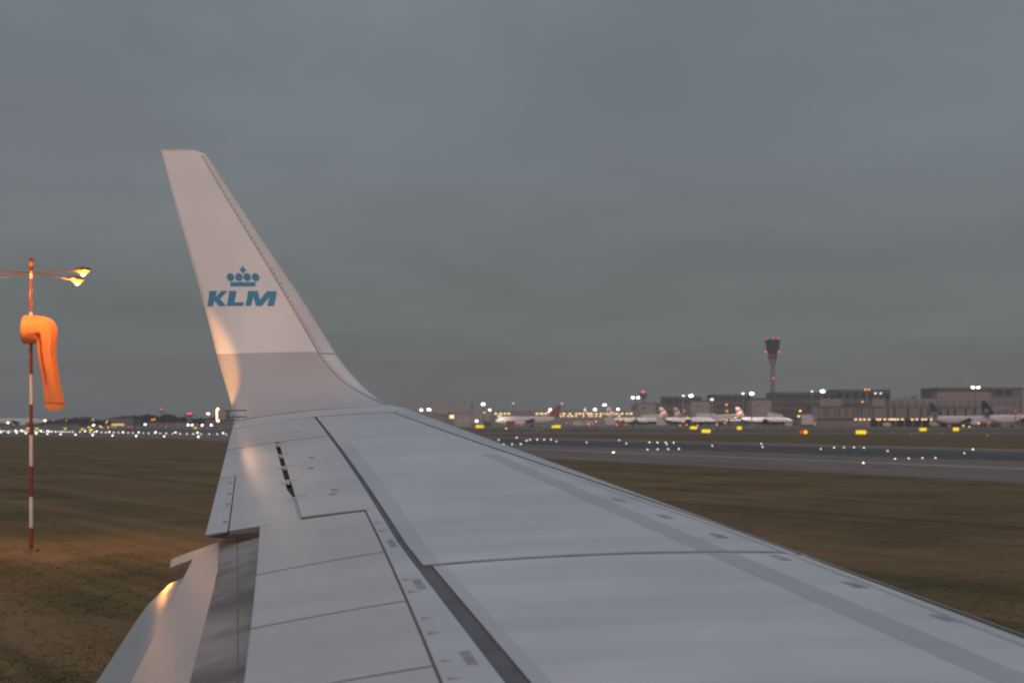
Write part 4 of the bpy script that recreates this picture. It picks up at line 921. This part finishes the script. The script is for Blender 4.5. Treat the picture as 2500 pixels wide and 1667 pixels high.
for u, v in [(2012, 122), (2081, 114), (2135, 119), (2005, 255), (2142, 253), (2085, 527)]:
    x = gx(R4(u, v)[0], CY) - cx_; r = 9 * kk
    yy = -28 * kk if v > 400 else -40 * kk if abs(u - 2076) < 40 else -20 * kk
    q = MB(); q.lathe([(.001, -1), (.7, -.7), (1, 0), (.7, .7), (.001, 1)], 10); q.v = [(x + a * r, yy + b * r, tz(v) + c * r) for a, b, c in q.v]; q.build('red_lamp', E_TR, ct)
    q = MB(); q.box((x, yy + r, tz(v) - r), (.6, 3 * r, .5)); q.build('lamp_bracket', B_BLACK, ct)
def small_tower(px, py, Y, label, hw):
    t = thing('radar_tower', label, 'tower', (gx(px, Y), Y, 0)); z = gz(py, Y)
    q = MB(); q.lathe([(hw * .5, 0), (hw * .35, z * .8)], 10); q.build('shaft', B_GREY, t)
    q = MB(); q.lathe([(hw * .4, z * .8), (hw, z * .86), (hw, z * .97), (hw * .3, z)], 10); q.build('cab', B_DARK, t)
    q = MB(); q.lathe([(.001, -.8), (1.9, -.5), (2.2, 0), (1.6, .6), (.001, .8)], 10); q.v = [(a * hw / 3.8, b * hw / 2.4, z + c) for a, b, c in q.v]; q.build('red_lamp', E_TR, t)
small_tower(*R4(728, 672), 1500, 'slim tower with a red top lamp behind the leftmost floodlight', 3.2)
small_tower(*R2(1545, 157), 1500, 'thin mast with one red lamp rising over the far left woods', 1.6)
small_tower(*R2(1813, 197), 1300, 'short tower with a broad red lamp left of the wing tip', 4.0)

# ------------------------------------------------------------------ far woods (read as one mass)
M_LEAF = pmat('far_foliage', (0.032, 0.034, 0.024), .9, var=.3, vscale=(.1, .1, .1))
w = MB()
def wood(px0, px1, ytop, Y, n):
    for i in range(n):
        px = rnd.uniform(px0, px1); f = (px - px0) / (px1 - px0); env = (math.sin(math.pi * f) ** .35) * (0.75 + .25 * math.sin(px * .21) * math.sin(px * .057))
        h = gz(ytop, Y) * env; z = h * rnd.random() ** .6; c = Vector((gx(px, Y), Y + rnd.uniform(-25, 25), z)); s_ = rnd.uniform(.8, 2.0)
        a = [Vector((rnd.uniform(-1, 1), rnd.uniform(-1, 1), rnd.uniform(-1, 1))) * s_ for _ in range(4)]
        w.add([c + q_ for q_ in a], [(0, 1, 2), (0, 2, 3), (1, 2, 3)])
wood(-60, 130, 1027, 1350, 1500); wood(150, 240, 1019, 1300, 1400); wood(255, 490, 1012, 1350, 3600); wood(470, 590, 1017, 1400, 1200); wood(90, 260, 1025, 1250, 900)
wood(2170, 2300, 962, 1500, 2600); wood(1150, 1560, 1006, 1900, 2600); wood(560, 1000, 1008, 1800, 2200)
o = w.build('distant_woods', M_LEAF); tag(o, 'dark mass of far trees along the horizon', 'trees', kind='stuff')

# ------------------------------------------------------------------ apron vehicles and bridges
V_W = pmat('truck_white', (.55, .52, .5), .5); V_R = pmat('truck_red', (.3, .04, .03), .5); V_B = pmat('truck_dark', (.05, .05, .055), .5)
def truck(px, Y, Lm, Hm, mat, label, name='service_truck', flip=1):
    t = thing(name, label, 'truck', (gx(px, Y), Y, .05), 0 if flip > 0 else math.pi)
    q = MB(); q.box((-Lm * .12, 0, Hm * .58), (Lm * .72, 2.4, Hm * .78)); q.build('cargo_box', mat, t)
    q = MB(); q.prism([(Lm * .26, .5), (Lm * .5, .5), (Lm * .5, Hm * .38), (Lm * .44, Hm * .66), (Lm * .26, Hm * .68)], -1.1, 1.1); q.build('cab', V_W, t)
    q = MB(); q.prism([(Lm * .36, Hm * .42), (Lm * .49, Hm * .40), (Lm * .445, Hm * .63), (Lm * .36, Hm * .63)], -1.12, 1.12); q.build('cab_window', J_GLS, t)
    q = MB(); q.box((0, 0, .55), (Lm * .96, 2.0, .3)); q.build('chassis', V_B, t)
    for x in (-.32, .36):
        for y in (-1, 1):
            q = MB(); q.tube([(x * Lm, y * 1.15 - .15, .45), (x * Lm, y * 1.15 + .15, .45)], .45, 12); q.build('wheel', J_TYRE, t)
truck(R4(395, 0)[0], 960, 7.5, 5.2, V_W, 'white box truck at the tail of the leftmost striped jet')
truck(R4(175, 0)[0], 965, 6.0, 3.2, V_W, 'low white truck left of the striped jets')
truck(R4(510, 0)[0], 955, 7.0, 4.0, V_R, 'red truck under the leftmost striped jet'); truck(R4(920, 0)[0], 965, 6.2, 4.4, V_W, 'white van between the two leftmost striped jets')
truck(R5(290, 0)[0], 935, 8, 7.0, V_W, 'tall white truck by the work lamps at the left end of the pier'); truck(R5(1045, 0)[0], 925, 5.5, 2.4, V_W, 'low pale van in front of the grey pier')
truck(R3(1410, 0)[0], 950, 6.5, 3.4, V_R, 'dark red truck below the red-finned jet'); truck(R3(1110, 0)[0], 960, 6.0, 3.0, V_B, 'dark truck left of the red-finned jet', flip=-1)
truck(R3(2180, 0)[0], 960, 7, 3.2, V_W, 'pale truck right of the crimson fin'); truck(R5(2100, 0)[0], 815, 6, 2.6, V_B, 'dark tug beneath the black-finned jet'); truck(R4(2255, 0)[0], 960, 5, 2.4, V_W, 'small pale van under the nose of the rightmost striped jet')
truck(R5(1490, 0)[0], 900, 4.5, 3.4, V_W, 'small white truck below the navy-finned jet')
def bridge(u0, u1, v0, v1, Y, label, stripe=False):
    a, b = R4(u0, v0), R4(u1, v1); t = thing('jet_bridge', label, 'jet bridge', (gx((a[0] + b[0]) / 2, Y), Y, 0)); xm = t.location.x
    za, zb = gz(a[1], Y), gz(b[1], Y); xa, xb = gx(a[0], Y) - xm, gx(b[0], Y) - xm
    q = MB(); q.prism([(xa, za - 2.8), (xb, zb - 2.8), (xb, zb), (xa, za)], -1.6, 1.6); q.build('tunnel', V_W, t)
    if stripe: q = MB(); q.prism([(xa, za - 1.7), (xb, zb - 1.7), (xb, zb - 1.2), (xa, za - 1.2)], -1.64, -1.61); q.build('stripe', J_RED, t)
    for f in (.2, .8):
        x = xa + (xb - xa) * f; q = MB(); q.box((x, 0, (za - 2.8) / 2), (.8, .8, za - 2.8)); q.build('leg', J_GREY, t)
bridge(1440, 1750, 912, 893, 1040, 'white jet bridge with a red stripe behind the rightmost striped jet tail', True)
bridge(700, 910, 905, 900, 1090, 'pale jet bridge above the leftmost striped jet'); bridge(1280, 1480, 893, 893, 1092, 'pale jet bridge above the second striped jet'); bridge(2020, 2180, 880, 905, 1080, 'pale jet bridge over the nose of the rightmost striped jet')

# ------------------------------------------------------------------ grass tufts on the near field
gb = MB()
def tufts(px0, px1, py0, py1, n):
    for i in range(n):
        py = py0 + (py1 - py0) * rnd.random() ; Y = gY(py) * rnd.uniform(.97, 1.03); X = gx(rnd.uniform(px0, px1), Y)
        if rnd.random() > .25 + .75 * (0.5 + .5 * math.sin(X * .31 + 1.7 * math.sin(Y * .13)) * math.sin(Y * .23 + X * .1)): continue
        for k in range(3):
            a = rnd.uniform(0, 6.28); h = rnd.uniform(.012, .03); wd = rnd.uniform(.010, .022); l = rnd.uniform(.04, .13); b = rnd.uniform(0, 6.28); jx, jy = X + rnd.uniform(-.1, .1), Y + rnd.uniform(-.1, .1)
            gb.add([(jx - wd * math.cos(a), jy - wd * math.sin(a), 0), (jx + wd * math.cos(a), jy + wd * math.sin(a), 0), (jx + l * math.cos(b), jy + l * math.sin(b), h)], [(0, 1, 2)])
tufts(-120, 560, 1110, 1720, 9000); tufts(1400, 2620, 1160, 1640, 7000)
o = gb.build('grass', MAT_GRASS); tag(o, 'short dry grass over the near airfield', 'grass', kind='stuff')

# ------------------------------------------------------------------ evening haze over the whole field
hm = bpy.data.materials.new('haze_air'); hm.use_nodes = True
ht = hm.node_tree; ht.nodes.clear(); ho = ht.nodes.new('ShaderNodeOutputMaterial'); hv = ht.nodes.new('ShaderNodeVolumePrincipled')
hv.inputs['Color'].default_value = (.92, .92, .92, 1); hv.inputs['Density'].default_value = .00019; hv.inputs['Anisotropy'].default_value = 0.2
ht.links.new(hv.outputs[0], ho.inputs['Volume'])
q = MB(); q.box((0, 2560, 52), (7100, 5360, 106)); o = q.build('haze', hm); o['kind'] = 'stuff'; o['label'] = 'thin evening haze over the airfield'

# lamps of one group are told apart by their order from the left
grp = {}
for o in list(COL.objects):
    if o.parent is None and o.get('group') and o.get('category') in ('runway light', 'lamp'): grp.setdefault(o['group'], []).append(o)
for g_, L in grp.items():
    L.sort(key=lambda o: o.location.x / o.location.y)
    for i, o in enumerate(L): o['label'] = o['label'] + ', ' + ORD[i] + ' from the left'

# small pieces belong to the part they sit on
SUB = {'lamp_glass': 'lamp_head', 'lamp_core': 'lamp_head', 'letter': 'winglet_panel', 'crown_dot': 'winglet_panel', 'crown_band': 'winglet_panel', 'crown_cross': 'winglet_panel', 'rivets': 'leading_edge_strip', 'strip_splice': 'leading_edge_strip', 'strip_seal': 'leading_edge_strip',
       'aileron_tab': 'aileron', 'aileron_edge': 'aileron', 'tab_hinge': 'aileron', 'position_light_lens': 'position_light_housing', 'light_fin': 'position_light_housing', 'flap_seam': 'flap_nose', 'wing_tip_fence': 'wing', 'fin_stripe': 'fin', 'fin_mark': 'fin', 'lettering': 'fin',
       'pylon': 'engine', 'cockpit_window': 'fuselage', 'cabin_windows': 'fuselage', 'lamp': 'lamp_case', 'mullion': 'cab_glass', 'sign_panel': 'wall', 'cab_window': 'cab', 'stripe': 'tunnel', 'hem': 'cloth', 'hinge_stencil': 'rear_skin', 'winglet_tip_nose': 'winglet_tip'}
base = lambda o: o.name.split('.')[0]
kids = {}
for o in list(COL.objects):
    if o.parent is not None and o.type == 'MESH': kids.setdefault(o.parent.name, []).append(o)
for L in kids.values():
    for i, o in enumerate(L):
        tgt = SUB.get(base(o))
        if not tgt: continue
        c = [q for q in L[:i] if base(q) == tgt] or [q for q in L if base(q) == tgt]
        if c and c[-1].parent is o.parent and c[-1].location.length == 0: o.parent = c[-1]
